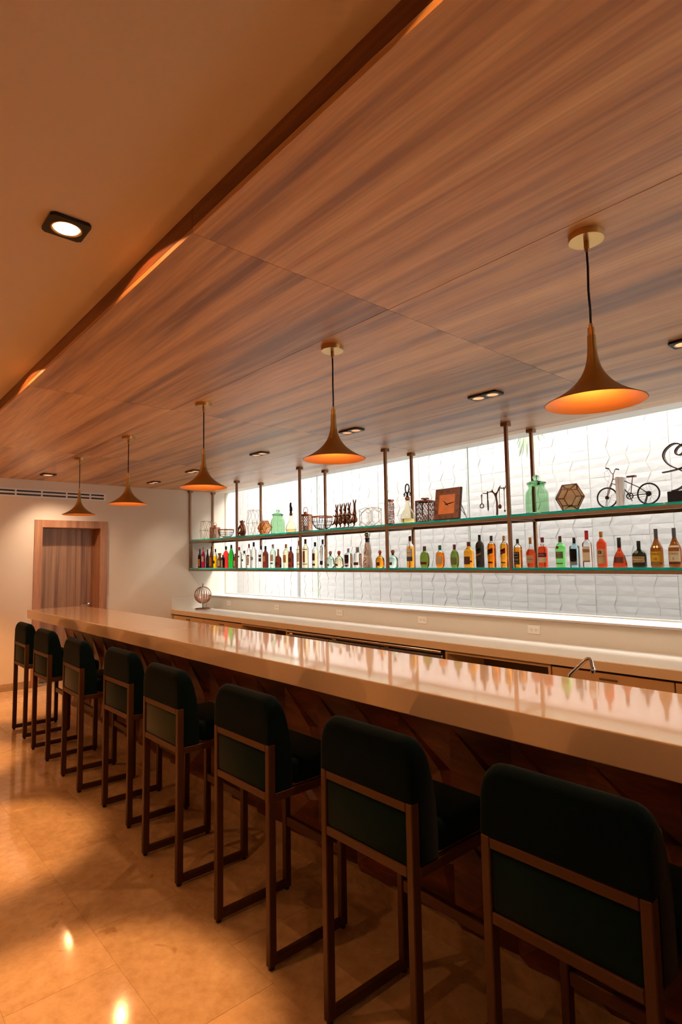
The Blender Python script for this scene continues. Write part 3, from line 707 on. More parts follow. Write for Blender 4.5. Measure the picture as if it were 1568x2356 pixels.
# bay two
B('tall', 1.257, .072, .292, 'clear', 'red', [(.50, .57, 60, 'darkred')], 'clear bottle with a red cap and a thin dark red band')
B('tall', 1.391, .073, .237, 'clear', 'brown', [(.38, .5, 30, 'blue')], 'short clear bottle with a brown cork and a small blue label')
B('tall', 1.514, .058, .328, 'clear', 'red', [(.46, .54, 60, 'red'), (.18, .44, 55, 'cream'), (.12, .17, 50, 'red')], 'clear bottle with red cap, red band and cream label')
B('tall', 1.632, .074, .348, 'frost', 'blue', [(.30, .42, 40, 'grey')], 'tallest frosted clear bottle with a blue cap')
B('tall', 1.810, .068, .291, 'clear', 'blue', [(.48, .60, 55, 'slate'), (.28, .44, 55, 'brown')], 'clear bottle with blue cap, slate and brown labels')
B('std', 1.947, .079, .287, 'redbrown', 'black', [(.28, .54, 50, 'tan')], 'dark red bottle with a tan crest label', y=2.70)
B('tall', 2.091, .078, .304, 'greenclear', 'white', [(.28, .56, 55, 'cream'), (.15, .22, 50, 'grey')], 'pale green glass bottle with a white cap')
B('squat', 2.238, .086, .240, 'redbrown', 'gold', [(.12, .30, 40, 'brown')], 'squat dark brown bottle with a tall gold cap', y=2.70)
B('tall', 2.381, .080, .297, 'palegold', 'gold', [(.22, .54, 50, 'yellow', '3', 0, 'red')], 'pale gold rum bottle with a yellow label bearing a red figure')
B('std', 2.510, .072, .263, 'redbrown', 'black', [(.28, .46, 55, 'brown'), (.06, .12, 50, 'brown')], 'dark red rum bottle with a black cap, left of the third post', y=2.70)
B('tall', 2.655, .068, .330, 'palegold', 'cork', [(.12, .14, 80, 'black'), (.66, .675, 80, 'black'), (.22, .55, 45, 'cream')], 'pale gold bottle with two black rings behind the third front post')
# bay three
B('tall', 2.782, .074, .346, 'pale', 'brown', [(.11, .135, 85, 'black'), (.62, .645, 85, 'black'), (.18, .58, 38, 'orange', 'TEQUILA', 0)], 'pale gold bottle with an orange label and two black rings')
B('tall', 2.969, .074, .302, 'pale', 'black', [(.28, .56, 42, 'brown'), (.08, .16, 45, 'brown')], 'pale gold bottle with a black cap and a round brown label', .62)
B('sq', 3.112, .060, .329, 'clear', ('black',), [(.10, .24, 40, 'black')], 'tall clear square bottle with a black cap and small black label')
B('squat', 3.249, .096, .192, 'greenclear', ('cork', 'greend'), [(.1, .22, 20, 'grey')], 'squat clear bottle with a round cork and green ribbon', ballcap=True)
B('squat', 3.400, .102, .191, 'pale', ('corkred', 'red'), [(.1, .22, 20, 'brown')], 'squat pale gold bottle with a round cork and red ribbon', ballcap=True)
B('gem', 3.559, .079, .214, 'clear', 'silver', [(.05, .66, 40, 'white'), (.05, .13, 34, 'black')], 'clear rectangular bottle with a horseshoe on a white label', k=.8)
B('sqs', 3.710, .091, .224, 'clear', 'silver', [(.12, .26, 40, 'brown')], 'clear cube shaped bottle with a square silver stopper', k=.7)
hs = MB().tube([(.018*math.sin(a), -.0345, .078-.026*math.cos(a)) for a in [R(-150+300*i/14+180) for i in range(15)]], .0045, 6)
hs.obj('horseshoe_emblem', 'tint_brown', [o for o in col.objects if o.get('label', '').startswith('clear rectangular bottle')][0], True)
B('squat', 4.054, .092, .180, 'amber', ('corkred', 'red'), [(.1, .3, 30, 'brown')], 'squat amber bottle with a round cork beside the painted decanter', ballcap=True)
# painted ceramic decanter
t = thing('ceramic_decanter', 'tall white painted ceramic decanter with blue scrolls and a silver ball stopper', 'decanter', (3.868, 2.72, Z1+.0005))
cp = [(.050, 0), (.053, .012), (.052, .05), (.047, .09), (.041, .122), (.039, .13), (.043, .142), (.045, .165), (.040, .20), (.031, .24), (.023, .27), (.021, .29), (.024, .305), (.028, .315), (.022, .325)]
MB().lathe(cp, 32).obj('decanter_body', mat('ceramic', s2l(222, 196, 172), .2, coat=.5), t, True)
MB().lathe([(.0235, .270), (.0222, .283), (.0225, .296), (.0258, .306), (.0282, .314)], 24, cap=False).obj('painted_collar', mat('blue_glaze', s2l(36, 50, 104), .2), t, True)
MB().ball((0, 0, .350), .030, n=20).obj('ball_stopper', mat('pewter', s2l(168, 166, 148), .18, .95), t, True)
def cer_r(z):
    for (ra, a), (rb, b) in zip(cp, cp[1:]):
        if a <= z <= b: return ra+(rb-ra)*(z-a)/(b-a)
    return .03
def scroll(pts, nm='painted_scroll', r_=.0036):
    MB().tube([((cer_r(z)+.0005)*math.sin(a), -(cer_r(z)+.0005)*math.cos(a), z) for a, z in pts], r_, 6).obj(nm, 'blue_glaze', t, True)
scroll([(.1, .255), (.0, .235), (.25, .215), (.45, .19), (.3, .165), (.0, .15), (-.15, .148)])
scroll([(-.3, .10), (0, .108), (.35, .10), (.4, .085), (.1, .074), (-.25, .062), (-.2, .042), (.1, .034), (.45, .045)])
for a, z in [(-.6, .02), (-.1, .018), (.4, .02), (.9, .02), (.8, .1), (.8, .18)]:
    MB().ball(((cer_r(z))*math.sin(a), -cer_r(z)*math.cos(a), z), .004, n=6).obj('painted_dot', 'blue_glaze', t)
# bay four
B('squat', 4.239, .107, .181, 'greenclear', ('cork', 'blue'), [(.14, .30, 24, 'slate')], 'squat clear bottle with a blue collar behind the fourth front post', ballcap=True)
B('tall', 4.481, .074, .312, 'whisky', 'brown', [(.34, .60, 70, 'cream', 'MACALLAN'), (.20, .34, 70, 'slate')], 'tall amber whisky bottle with cream and slate labels', .66)
B('flask', 4.664, .108, .205, 'olive', 'brown', [(.14, .26, 40, 'maroon')], 'round flat green bottle of whisky with a brown cap')
B('flask', 4.854, .099, .209, 'orange', 'greend', [(.14, .52, 48, 'tan')], 'round flat orange whisky bottle with a green cap', .68)
B('flask', 5.024, .090, .211, 'olive', 'maroon', [(.12, .42, 44, 'olive')], 'round flat green bottle with a maroon cap')
B('std', 5.184, .089, .229, 'whisky', 'maroon', [(.12, .42, 45, 'brown'), (.2, .26, 70, 'maroon')], 'round shouldered amber bottle with a brown crest label')
B('sq', 5.304, .062, .287, 'blackglass', 'black', [(.42, .56, 41, 'black', 'JOHNNIE WALKER', .35, 'gold'), (.37, .415, 41, 'gold', None, .35)], 'black square whisky bottle with a gold slanted stripe')
B('sq', 5.426, .062, .274, 'orange', 'black', [(.42, .58, 41, 'black', 'JOHNNIE WALKER', .35, 'gold'), (.13, .18, 26, 'black')], 'orange square whisky bottle with a black slanted label', .75)
B('sq', 5.552, .058, .269, 'whisky', 'gold', [(.42, .58, 41, 'darkred', 'JOHNNIE WALKER', .35, 'gold'), (.13, .17, 30, 'brown')], 'golden square whisky bottle with a dark red slanted label', .75)
# bay five
B('sq', 5.683, .060, .237, 'amber', 'black', [(.10, .54, 42, 'black', "JACK|DANIEL'S|OLD|No.7", 0, 'cream')], 'square amber whiskey bottle with a big black label', .70)
B('hen', 5.801, .081, .245, 'cognac', 'gold', [(.14, .40, 46, 'tan', 'Hennessy')], 'red cognac bottle with angled shoulders and a tan label', .60)
B('std', 5.909, .075, .241, 'cognac', 'maroon', [(.34, .48, 70, 'maroon', 'MARTELL', 0, 'cream'), (.16, .33, 65, 'cream')], 'scarlet bottle with maroon band above a cream label', .70)
B('gin', 6.061, .080, .245, 'gingreen', 'brown', [(.28, .50, 55, 'olive', 'Tanqueray', 0, 'black'), (.10, .14, 50, 'olive')], 'bright green gin bottle with a dark red seal')
sb = MB().lathe([(.011, 0), (.012, .002), (.009, .004), (.001, .0045)], 16).obj('wax_seal', 'tint_darkred', [o for o in col.objects if o.get('label', '').startswith('bright green gin')][0], True)
sb.location = (-.004, -.0395, .155); sb.rotation_euler = (R(90), 0, 0)
B('gem', 6.176, .066, .228, 'blue', 'black', [(.07, .62, 36, 'grey', 'BOMBAY|SAPPHIRE| | | ')], 'pale blue square gin bottle with a grey arched label', k=.75)
B('sqs', 6.277, .064, .278, 'clear', 'red', [(.14, .56, 42, 'cream', None), (.40, .49, 42, 'pink', 'BEEFEATER', 0, 'red'), (.14, .17, 42, 'red')], 'clear square gin bottle with a red cap and red lettered label', k=.7)
B('tall', 6.388, .070, .265, 'cognac', 'gold', [(.10, .50, 62, 'tan', ' | |FUNDADOR| |', 0, 'maroon')], 'orange red brandy bottle with a large tan label and gold cap', .80)
fd = [o for o in col.objects if o.get('label', '').startswith('orange red brandy')][0]
MB().tube([(.0085*math.cos(a), -.0368, .112+.010*math.sin(a)) for a in [2*math.pi*i/12 for i in range(12)]], .004, 6, True).obj('red_crest', 'tint_darkred', fd, True)
B('bell', 6.517, .099, .214, 'cognac', 'black', [(.14, .34, 46, 'brown')], 'bell shaped red cognac bottle with a black cap')
B('brandy', 6.653, .095, .186, 'blackglass', 'black', [(.18, .40, 62, 'tan', 'CARDENAL|MENDOZA')], 'squat dark brandy bottle with a tan label and a round gold seal')
sb = MB().lathe([(.012, 0), (.013, .001), (.011, .0022), (.001, .0024)], 16).obj('gold_seal', 'tint_olive', [o for o in col.objects if o.get('label', '').startswith('squat dark brandy')][0], True)
sb.location = (-.004, -.034, .105); sb.rotation_euler = (R(62), 0, 0)
B('cone', 6.772, .081, .266, 'brandy', 'slate', [(.14, .40, 66, 'yellow', 'TORRES|10'), (.07, .125, 66, 'olive'), (.50, .55, 60, 'gold')], 'brown brandy bottle with cone shoulders and a yellow label')
B('cone', 6.888, .081, .266, 'brandy', 'slate', [(.14, .40, 66, 'cream', 'TORRES|5'), (.07, .125, 66, 'brown'), (.50, .55, 60, 'cream')], 'brown brandy bottle with cone shoulders and a cream label, at the right edge')

# ================================================================== ornaments on the upper shelf
YD = 2.71
def ring(c, r, wr, n=24, axis='z', seg=6):
    P = []
    for i in range(n):
        a = 2*math.pi*i/n; u, v = r*math.cos(a), r*math.sin(a)
        P.append((c[0]+u, c[1]+v, c[2]) if axis == 'z' else (c[0]+u, c[1], c[2]+v) if axis == 'y' else (c[0], c[1]+u, c[2]+v))
    return MB().tube(P, wr, seg, True)
def skin(name, verts, edges, radii, m, parent, lv=1):
    me = bpy.data.meshes.new(name); bm = bmesh.new(); sk = bm.verts.layers.skin.verify()
    vs = [bm.verts.new(v) for v in verts]
    for v, r in zip(vs, radii): v[sk].radius = (r, r) if not isinstance(r, tuple) else r
    vs[0][sk].use_root = True
    for a, b in edges: bm.edges.new((vs[a], vs[b]))
    bm.to_mesh(me); bm.free(); me.materials.append(MATS[m])
    o = bpy.data.objects.new(name, me); col.objects.link(o); o.parent = parent
    s = o.modifiers.new('skin', 'SKIN'); s.use_smooth_shade = True
    o.modifiers.new('sub', 'SUBSURF').levels = lv; o.modifiers['sub'].render_levels = lv
    return o
def wire_cage(label, x, wd, h, group, n=6):
    t = thing('wire_lantern', label, 'lantern', (x, YD+.03, Z2+.0005), .2, group); r1, r0 = wd/2, wd*.38; wr = .0022
    lv = [(r0, .004), (r1, h*.48), (r0, h*.97)]
    def p(l, k, off=0): a = 2*math.pi*(k+off)/n; return (lv[l][0]*math.cos(a), lv[l][0]*math.sin(a), lv[l][1])
    for l in range(3):
        MB().tube([p(l, k, .5 if l == 1 else 0) for k in range(n)], wr, 5, True).obj('wire_ring', 'gold_wire', t)
    for k in range(n):
        for l in (0, 2):
            MB().tube([p(l, k), p(1, k, .5)], wr, 5).obj('wire_strut', 'gold_wire', t)
            MB().tube([p(l, k), p(1, k, -.5)], wr, 5).obj('wire_strut', 'gold_wire', t)
    g = MB().lathe([(wd*.2, .012), (wd*.2, h*.6)], 24, cap=False).obj('glass_cylinder', 'thin_glass', t, True)
    MB().lathe([(.001, .0045), (wd*.22, .0045), (wd*.22, .0115), (.001, .0115)], 24).obj('glass_base', 'thin_glass', t)
wire_cage('small gold wire cage lantern at the left end of the upper shelf', .269, .22, .29, 'gold wire lanterns')
wire_cage('taller gold wire cage lantern behind the copper glass box', 1.633, .24, .36, 'gold wire lanterns')
def lattice(label, x, wd, h, body_h, style='diamond', rz=.5, m='copper', handle='loop'):
    t = thing('lattice_lantern', label, 'lantern', (x, YD, Z2+.0005), rz, 'copper lattice lanterns'); a = wd/2; e = .005
    for sx in (-1, 1):
        for sy in (-1, 1): MB().box(sx*a-e, sy*a-e, 0, sx*a+e, sy*a+e, body_h).obj('corner_post', m, t)
    for z in (0, body_h-2*e):
        for s in (-1, 1):
            MB().box(-a+e, s*a-e, z, a-e, s*a+e, z+2*e).obj('frame_bar', m, t)
            MB().box(s*a-e, -a+e, z, s*a+e, a-e, z+2*e).obj('frame_bar', m, t)
    nx = 4
    for f in range(4):
        mb = MB(); st = (wd-2*e)/nx; nz = max(3, round((body_h-4*e)/(st*1.35))); sz = (body_h-4*e)/nz
        for i in range(nx):
            for j in range(nz):
                u0, w0 = -a+e+i*st, 2*e+j*sz
                if style == 'diamond':
                    segs = [((u0, w0), (u0+st, w0+sz)), ((u0, w0+sz), (u0+st, w0))]
                else:
                    segs = [((u0+st/2, w0), (u0, w0+sz/2)), ((u0, w0+sz/2), (u0+st/2, w0+sz)), ((u0+st/2, w0), (u0+st, w0+sz/2)), ((u0+st, w0+sz/2), (u0+st/2, w0+sz))]
                for (ua, wa), (ub, wb_) in segs:
                    P = [(u, -a, w_) for u, w_ in ((ua, wa), (ub, wb_))]
                    for _ in range(f): P = [(-y, x_, z) for x_, y, z in P]
                    mb.tube(P, .0028, 4, caps=False)
        mb.obj('lattice_side', m, t)
    MB().box(-a-e, -a-e, body_h+.0005, a+e, a+e, body_h+.006).obj('lid', m, t)
    if handle == 'loop':
        MB().lathe([(.024, 0), (.024, .028), (.012, .034)], 16, (0, 0, body_h+.0065)).obj('chimney', m, t, True)
        hh = h-body_h-.03
        MB().tube([(.03*math.cos(R(a_))*1.0, 0, body_h+.03+hh*max(0, math.sin(R(a_)))) for a_ in range(-10, 191, 20)], .0035, 6).obj('handle', m, t, True)
    else:
        MB().lathe([(.014, 0), (.014, .012)], 12, (0, 0, body_h+.0065)).obj('knob_stem', m, t)
        MB().rbox(-.036, -.022, body_h+.019, .036, .022, body_h+.033, .005, 2).obj('lid_knob', m, t, True)
    MB().lathe([(a*.5, .004), (a*.5, .07), (.001, .072)], 16).obj('candle', 'paper_white', t)
lattice('small copper lattice lantern with a ring handle at the left end', .585, .105, .24, .165, 'hex')
lattice('copper lattice lantern with a ring handle beside the wire bowl', 2.806, .118, .30, .205, 'hex')
lattice('dark copper lattice box lantern with a flat knob, left of the clock', 4.699, .135, .245, .205, 'diamond', .22, 'copper_dark', 'knob')
def bowl(label, x, wd, h):
    t = thing('wire_bowl', label, 'bowl', (x, YD, Z2+.0005), 0, 'wire bowls'); r = wd/2
    MB().lathe([(r*.34, 0), (r*.42, .004), (r*.36, .016), (r*.30, .016), (r*.30, 0)], 24, cap=False).obj('foot_ring', 'copper', t, True)
    pr = [(r*.3, .016), (r*.62, h*.16), (r*.84, h*.36), (r*.95, h*.62), (r*.985, h*.92)]
    for k in range(22):
        a = 2*math.pi*k/22
        MB().tube([(q*math.cos(a+z*1.2), q*math.sin(a+z*1.2), z) for q, z in pr], .0024, 4).obj('wire', 'iron', t)
    for q, z in pr[1:4]: ring((0, 0, z), q, .0022, 24, seg=4).obj('wire_hoop', 'iron', t)
    MB().lathe([(r*.96, h*.92), (r*1.0, h*.92), (r*1.01, h), (r*.96, h), (r*.96, h*.92)], 32, cap=False).obj('wood_rim', 'copper', t, True)
bowl('small wire fruit bowl with a copper rim, left of the seated figurine', .910, .235, .125)
bowl('larger wire fruit bowl with a copper rim, left of the rabbits', 3.124, .250, .165)
# seated monkey figurine
t = thing('monkey_figurine', 'bronze seated monkey figurine leaning forward beside the second post', 'figurine', (1.375, YD-.01, Z2+.0005), 0)
V = [(.03, 0, .03), (.035, 0, .09), (.025, 0, .145), (.0, 0, .178), (-.012, 0, .205), (-.05, 0, .196),      # pelvis, belly, chest, neck, head, muzzle
     (.0, -.035, .145), (-.03, -.05, .10), (-.05, -.045, .06), (.0, .035, .145), (-.03, .05, .10), (-.05, .045, .06),   # arms
     (-.035, -.04, .055), (-.055, -.042, .012), (-.085, -.042, .008), (-.035, .04, .055), (-.055, .042, .012), (-.085, .042, .008),
     (.012, 0, .228), (.055, 0, .012), (.03, -.05, .01), (-.03, -.062, .01)]
E_ = [(0, 1), (1, 2), (2, 3), (3, 4), (4, 5), (2, 6), (6, 7), (7, 8), (2, 9), (9, 10), (10, 11), (0, 12), (12, 13), (13, 14), (0, 15), (15, 16), (16, 17), (4, 18), (0, 19), (19, 20), (20, 21)]
rd = [.034, .036, .034, .02, .032, .017, .017, .014, .012, .017, .014, .012, .02, .013, .009, .02, .013, .009, .018, .01, .007, .006]
skin('monkey_body', V, E_, rd, 'copper_dark', t, 2)
for s in (-1, 1): MB().ball((-.002, s*.035, .21), .010, .005, .012, 8).obj('ear', 'copper_dark', t, True)
# copper and glass polyhedral boxes
def frame_solid(name, label, cat, loc, verts, faces, wr, m, rz=0, glass=True, gm='thin_glass', group=None):
    t = thing(name, label, cat, loc, rz, group); ed = set()
    for f in faces:
        for a, b in zip(f, f[1:]+f[:1]): ed.add((min(a, b), max(a, b)))
    for a, b in sorted(ed): MB().tube([verts[a], verts[b]], wr, 5).obj('frame_strip', m, t)
    if glass:
        for f in faces:
            c = Vector((0, 0, 0))
            for i in f: c += Vector(verts[i])/len(f)
            P = [Vector(verts[i])*.999+c*.001 for i in f]; n = (P[1]-P[0]).cross(P[2]-P[0]).normalized()*.0008
            k = len(f); MB().add([tuple(p+n) for p in P]+[tuple(p-n) for p in P], [tuple(range(k)), tuple(reversed(range(k, 2*k)))]+[(i, k+i, k+(i+1) % k, (i+1) % k) for i in range(k)]).obj('glass_pane', gm, t)
    return t
def hexprism(r_mid, r_face, depth, zc, sq=1.):
    V = []
    for y, r in ((-depth/2, r_face), (0, r_mid), (depth/2, r_face)):
        for k in range(6):
            a = math.pi*k/3; V.append((r*math.cos(a), y, zc+r*math.sin(a)*sq))
    F = [tuple(range(6)), tuple(range(12, 18))]
    for k in range(6):
        k2 = (k+1) % 6; F += [(k, k2, 6+k2, 6+k), (6+k, 6+k2, 12+k2, 12+k)]
    return V, F
V, F = hexprism(.105, .068, .12, .0945)
frame_solid('glass_terrarium', 'copper edged hexagonal glass box left of the first green jar', 'terrarium', (1.915, YD, Z2+.001), V, F, .0045, 'copper', .5, gm=pane_mat('amber_pane', (.92, .74, .56), .10))
V, F = hexprism(.118, .076, .10, .1065)
frame_solid('glass_terrarium', 'copper edged hexagonal glass box right of the large green jar', 'terrarium', (6.165, YD, Z2+.001), V, F, .004, 'copper_dark', .0, gm=pane_mat('brown_pane', (.80, .70, .58), .10))
# double hexagon wire frame
t = thing('wire_terrarium', 'thin gold wire frame of joined hexagons around a glass tube, right of the rabbits', 'ornament', (3.93, YD, Z2+.0005), 0)
hx = lambda cx, r, y, rot=0: [(cx+r*math.cos(math.pi*k/3+rot), y, .103+r*1.02*math.sin(math.pi*k/3+rot)) for k in range(6)]
for y in (-.05, .05):
    MB().tube(hx(0, .092, y, math.pi/6), .0026, 5, True).obj('wire_hexagon', 'gold_wire', t)
for s in (-1, 1):
    pts = [(s*.08, -.05, .15), (s*.125, -.045, .185), (s*.165, 0, .13), (s*.165, 0, .07), (s*.125, -.045, .02), (s*.08, -.05, .057)]
    MB().tube(pts, .0026, 5, True).obj('wire_hexagon', 'gold_wire', t)
    MB().tube([(x_, -y_, z_) for x_, y_, z_ in pts], .0026, 5, True).obj('wire_hexagon', 'gold_wire', t)
    MB().tube([(s*.125, -.045, .185), (s*.04, -.03, .205), (s*.04, .03, .205), (s*.125, .045, .185)], .0026, 5).obj('wire_strut', 'gold_wire', t)
    MB().tube([(s*.125, -.045, .02), (s*.07, -.03, .004), (s*.07, .03, .004), (s*.125, .045, .02)], .0026, 5).obj('wire_strut', 'gold_wire', t)
MB().tube([(0, -.05, .197), (0, .05, .197)], .0026, 5).obj('wire_strut', 'gold_wire', t)
MB().lathe([(.045, .006), (.045, .16)], 24, cap=False).obj('glass_tube', 'thin_glass', t, True)
MB().lathe([(.001, .001), (.05, .001), (.05, .006), (.001, .006)], 24).obj('tube_base', 'gold_wire', t, True)
# green jars
mat('jar_green', (.56, .76, .57), .03, trans=1, ior=1.12)
def jar(label, x, wd, h):
    t = thing('glass_jar', label, 'jar', (x, YD, Z2+.0005), 0, 'green glass jars'); r = wd/2
    pr = [(r*.80, 0), (r*.96, h*.025), (r, h*.08), (r, h*.46), (r*.95, h*.56), (r*.80, h*.625), (r*.70, h*.65), (r*.70, h*.73), (r*.80, h*.755), (r*.80, h*.775)]
    inn = [(q-.004, z+(.006 if i == 0 else 0)) for i, (q, z) in enumerate(pr)]
    MB().lathe(pr+list(reversed(inn)), 40).obj('jar_body', 'jar_green', t, 60)
    MB().lathe([(r*.64, h*.72), (r*.66, h*.778), (r*.84, h*.782), (r*.82, h*.80), (r*.55, h*.835), (r*.2, h*.85), (r*.17, h*.865), (r*.27, h*.91), (r*.29, h*.955), (r*.2, h*.99), (.001, h)], 32).obj('jar_lid', mat('lid_green', (.34, .60, .38), .03, trans=1, ior=1.3), t, 60)
jar('smaller green glass jar with a knobbed lid, left of the corked decanter', 2.220, .185, .315)
jar('large green glass jar with a knobbed lid, beside the fifth post', 5.884, .187, .318)
def decanter(label, x, wd, h, hb):
    t = thing('glass_decanter', label, 'decanter', (x, YD, Z2+.0005), 0, 'amber glass decanters'); r = wd/2
    pr = [(r*.7, 0), (r*.95, hb*.08), (r, hb*.22), (r*.93, hb*.36), (r*.62, hb*.54), (r*.36, hb*.68), (r*.26, hb*.8), (r*.25, hb*.9), (r*.42, hb*.905), (r*.42, hb*.925), (r*.27, hb*.93), (r*.27, hb)]
    MB().lathe(pr+[(max(.002, q-.003), z+(.006 if i == 0 else 0)) for i, (q, z) in reversed(list(enumerate(pr)))], 32).obj('decanter_body', mat('decanter_glass', (.90, .86, .72), .06, trans=1, ior=1.12, bump=(60, .3)), t, 60)
    MB().lathe([(r*.7, .007), (r*.9, hb*.09), (r*.94, hb*.2), (.001, hb*.205)], 24).obj('liquor_dregs', mat('dregs', (.88, .74, .42), .05, trans=1, ior=1.2), t, True)
    MB().lathe([(r*.24, hb*.96), (r*.3, hb*1.0), (r*.34, hb*1.08), (.001, hb*1.09)], 16).obj('cork', 'tint_cork', t, True)
    return t, r, hb*1.085
t, r, zt_ = decanter('amber glass decanter with a dark figure stopper, left of the third post', 2.506, .135, .39, .225)
skin('stopper_figure', [(0, 0, zt_-.005), (0, 0, zt_+.03), (.004, 0, zt_+.07), (-.01, 0, zt_+.10), (0, 0, zt_+.14), (.018, 0, zt_+.05), (.026, 0, zt_+.03)], [(0, 1), (1, 2), (2, 3), (3, 4), (2, 5), (5, 6)], [.018, .013, .018, .014, .013, .009, .007], 'iron', t)
t, r, zt_ = decanter('amber glass decanter with a scrolled iron stopper, right of the copper cylinder', 4.470, .150, .39, .245)
MB().lathe([(.02, 0), (.014, .01), (.01, .03), (.014, .045)], 12, (0, 0, zt_-.002)).obj('stopper_stem', 'dark_metal', t, True)
MB().tube([(.026*math.sin(a), 0, zt_+.088-.045*math.cos(a)) for a in [2*math.pi*i/16 for i in range(16)]], .007, 6, True).obj('stopper_loop', 'dark_metal', t, True)
for s in (-1, 1):
    MB().tube([(s*(.004+.034*u), 0, zt_+.035+.018*math.sin(u*3)+.0*u) for u in [i/6 for i in range(7)]]+[(s*(.042+.011*math.cos(a)), 0, zt_+.026+.011*math.sin(a)) for a in [R(20+48*i) for i in range(7)]], .006, 6).obj('stopper_scroll', 'dark_metal', t, True)
# five dancing rabbits
t = thing('rabbit_sculpture', 'bronze sculpture of five rabbits dancing in a row on a flat base', 'sculpture', (3.535, YD, Z2+.0005))
MB().rbox(-.235, -.04, 0, .17, .04, .014, .003, 1).obj('base', 'copper_dark', t)
mat('bronze_patina', s2l(104, 66, 44), .32, .8, var=(25, .35))
for i, (x, lift, tw_, hh) in enumerate([(-.148, 1, -.2, .0), (-.075, -1, .1, .003), (-.005, 1, -.1, .004), (.062, -1, .15, .006), (.15, 1, .3, .03)]):
    o = hh
    V = [(x, 0, .085), (x-.004, 0, .12), (x, 0, .165), (x+.002, 0, .192+o), (x+.002, -.004, .212+o), (x-.02*(1 if i < 4 else -1), -.012, .208+o),
         (x-.006, 0, .235+o), (x-.014, 0, .262+o), (x-.018, 0, .288+o), (x+.010, 0, .235+o), (x+.018, 0, .262+o), (x+.026, 0, .284+o),
         (x+.008*lift, -.02, .055), (x+.004, -.008, .03), (x-.012, -.016, .018), (x-.03*lift, -.02, .072), (x-.055*lift, -.024, .05), (x-.075*lift, -.024, .066),
         (x-.03, -.012, .14), (x-.045, -.018, .165), (x+.03, -.012, .14), (x+.04, -.018, .115), (x+.02, .022, .075)]
    if i in (1, 2, 3):
        V[15], V[16], V[17] = (x-.02*lift, -.03, .08), (x-.035*lift, -.036, .05), (x-.05*lift, -.036, .06)
    E2 = [(0, 1), (1, 2), (2, 3), (3, 4), (4, 5), (4, 6), (6, 7), (7, 8), (4, 9), (9, 10), (10, 11), (0, 12), (12, 13), (13, 14), (0, 15), (15, 16), (16, 17), (2, 18), (18, 19), (2, 20), (20, 21), (0, 22)]
    rr_ = [.026, .024, .018, .012, .017, .009, .007, .009, .004, .007, .009, .004, .014, .007, .006, .014, .007, .006, .008, .006, .008, .006, .010]
    skin('rabbit', V, E2, rr_, 'bronze_patina', t, 1)
# perforated copper cylinder
t = thing('copper_cylinder', 'pierced copper cylinder candle holder right of the fourth post', 'candle holder', (4.215, YD, Z2+.0005)); r = .049; h = .262
MB().lathe([(r, 0), (r+.001, .002), (r+.001, .02), (r-.002, .02), (r-.002, 0), (r, 0)], 32, cap=False).obj('base_band', 'copper', t, True)
MB().lathe([(r, h-.016), (r+.001, h-.014), (r+.001, h), (r-.002, h), (r-.002, h-.016), (r, h-.016)], 32, cap=False).obj('top_band', 'copper', t, True)
for j in range(1, 13):
    ring((0, 0, .018+j*(h-.034)/13), r-.0005, .0026, 28, seg=4).obj('hoop', 'copper', t)
mb = MB(); rnd = random.Random(3)
for j in range(13):
    for k in range(26):
        if rnd.random() < .55:
            a = 2*math.pi*k/26; z = .018+j*(h-.034)/13
            mb.tube([(r*math.cos(a), r*math.sin(a), z), (r*math.cos(a), r*math.sin(a), z+(h-.034)/13)], .0026, 4)
mb.obj('fretwork', 'copper', t)
MB().lathe([(.001, .001), (r-.004, .001), (r-.004, .006), (.001, .006)], 24).obj('base_disc', 'copper', t)
# square clock leaning back
t = thing('square_clock', 'square copper faced wooden clock leaning back on its stand', 'clock', (5.01, YD-.08, Z2+.0048), 0)
S = .30; lean = Matrix.Rotation(R(-9), 4, 'X')
def lc(o): o.matrix_local = lean; return o
lc(MB().rbox(-S/2, 0, .001, S/2, .022, S-.001, .003, 1).obj('clock_board', 'clock_wood', t))
lc(MB().rbox(-S/2+.006, -.004, .007, S/2-.006, -.0003, S-.007, .001, 1).obj('clock_rim', mat('clock_bronze', s2l(132, 74, 36), .45, .2, var=(9, .5)), t))
fo = MB().rbox(-.092, -.0062, .052, .092, -.0043, S-.064, .001, 1).obj('clock_face', mat('clock_copper', s2l(222, 122, 54), .42, .15, var=(14, .35)), t); lc(fo)
nums = ['XII', 'I', 'II', 'III', 'IV', 'V', 'VI', 'VII', 'VIII', 'IX', 'X', 'XI']
for i, s_ in enumerate(nums):
    a = R(90-30*i); c, s2 = math.cos(a), math.sin(a); q = .118/max(abs(c), abs(s2)); gv, gf = text_geo(s_, .034)
    rot = a-math.pi/2
    mb = MB(); mb.v = [(q*c+gx_*math.cos(rot)-gy_*math.sin(rot), -.0048, S/2-.006+q*s2+gx_*math.sin(rot)+gy_*math.cos(rot)) for gx_, gy_, _ in gv]; mb.f = list(gf)
    lc(mb.obj('numeral', 'iron', t))
for a, L_, w_ in ((R(140), .055, .005), (R(10), .085, .004)):
    c, s2 = math.cos(a), math.sin(a)
    lc(MB().tube([(-.018*c, -.009, S/2-.006-.018*s2), (L_*.5*c, -.009, S/2-.006+L_*.5*s2), (L_*c, -.009, S/2-.006+L_*s2)], [w_*.7, w_, .0012], 6).obj('clock_hand', 'iron', t))
lc(MB().ball((0, -.008, S/2-.006), .007, .003, .007, 8).obj('hand_boss', 'iron', t))
MB().tube([(.12, .035, .20), (.12, .16, .001), (.12, .165, .003)], .005, 6).obj('prop_leg', 'paper_white', t)
MB().tube([(.12, .055, .10), (.12, .13, .04)], .003, 6).obj('prop_brace', 'iron', t)
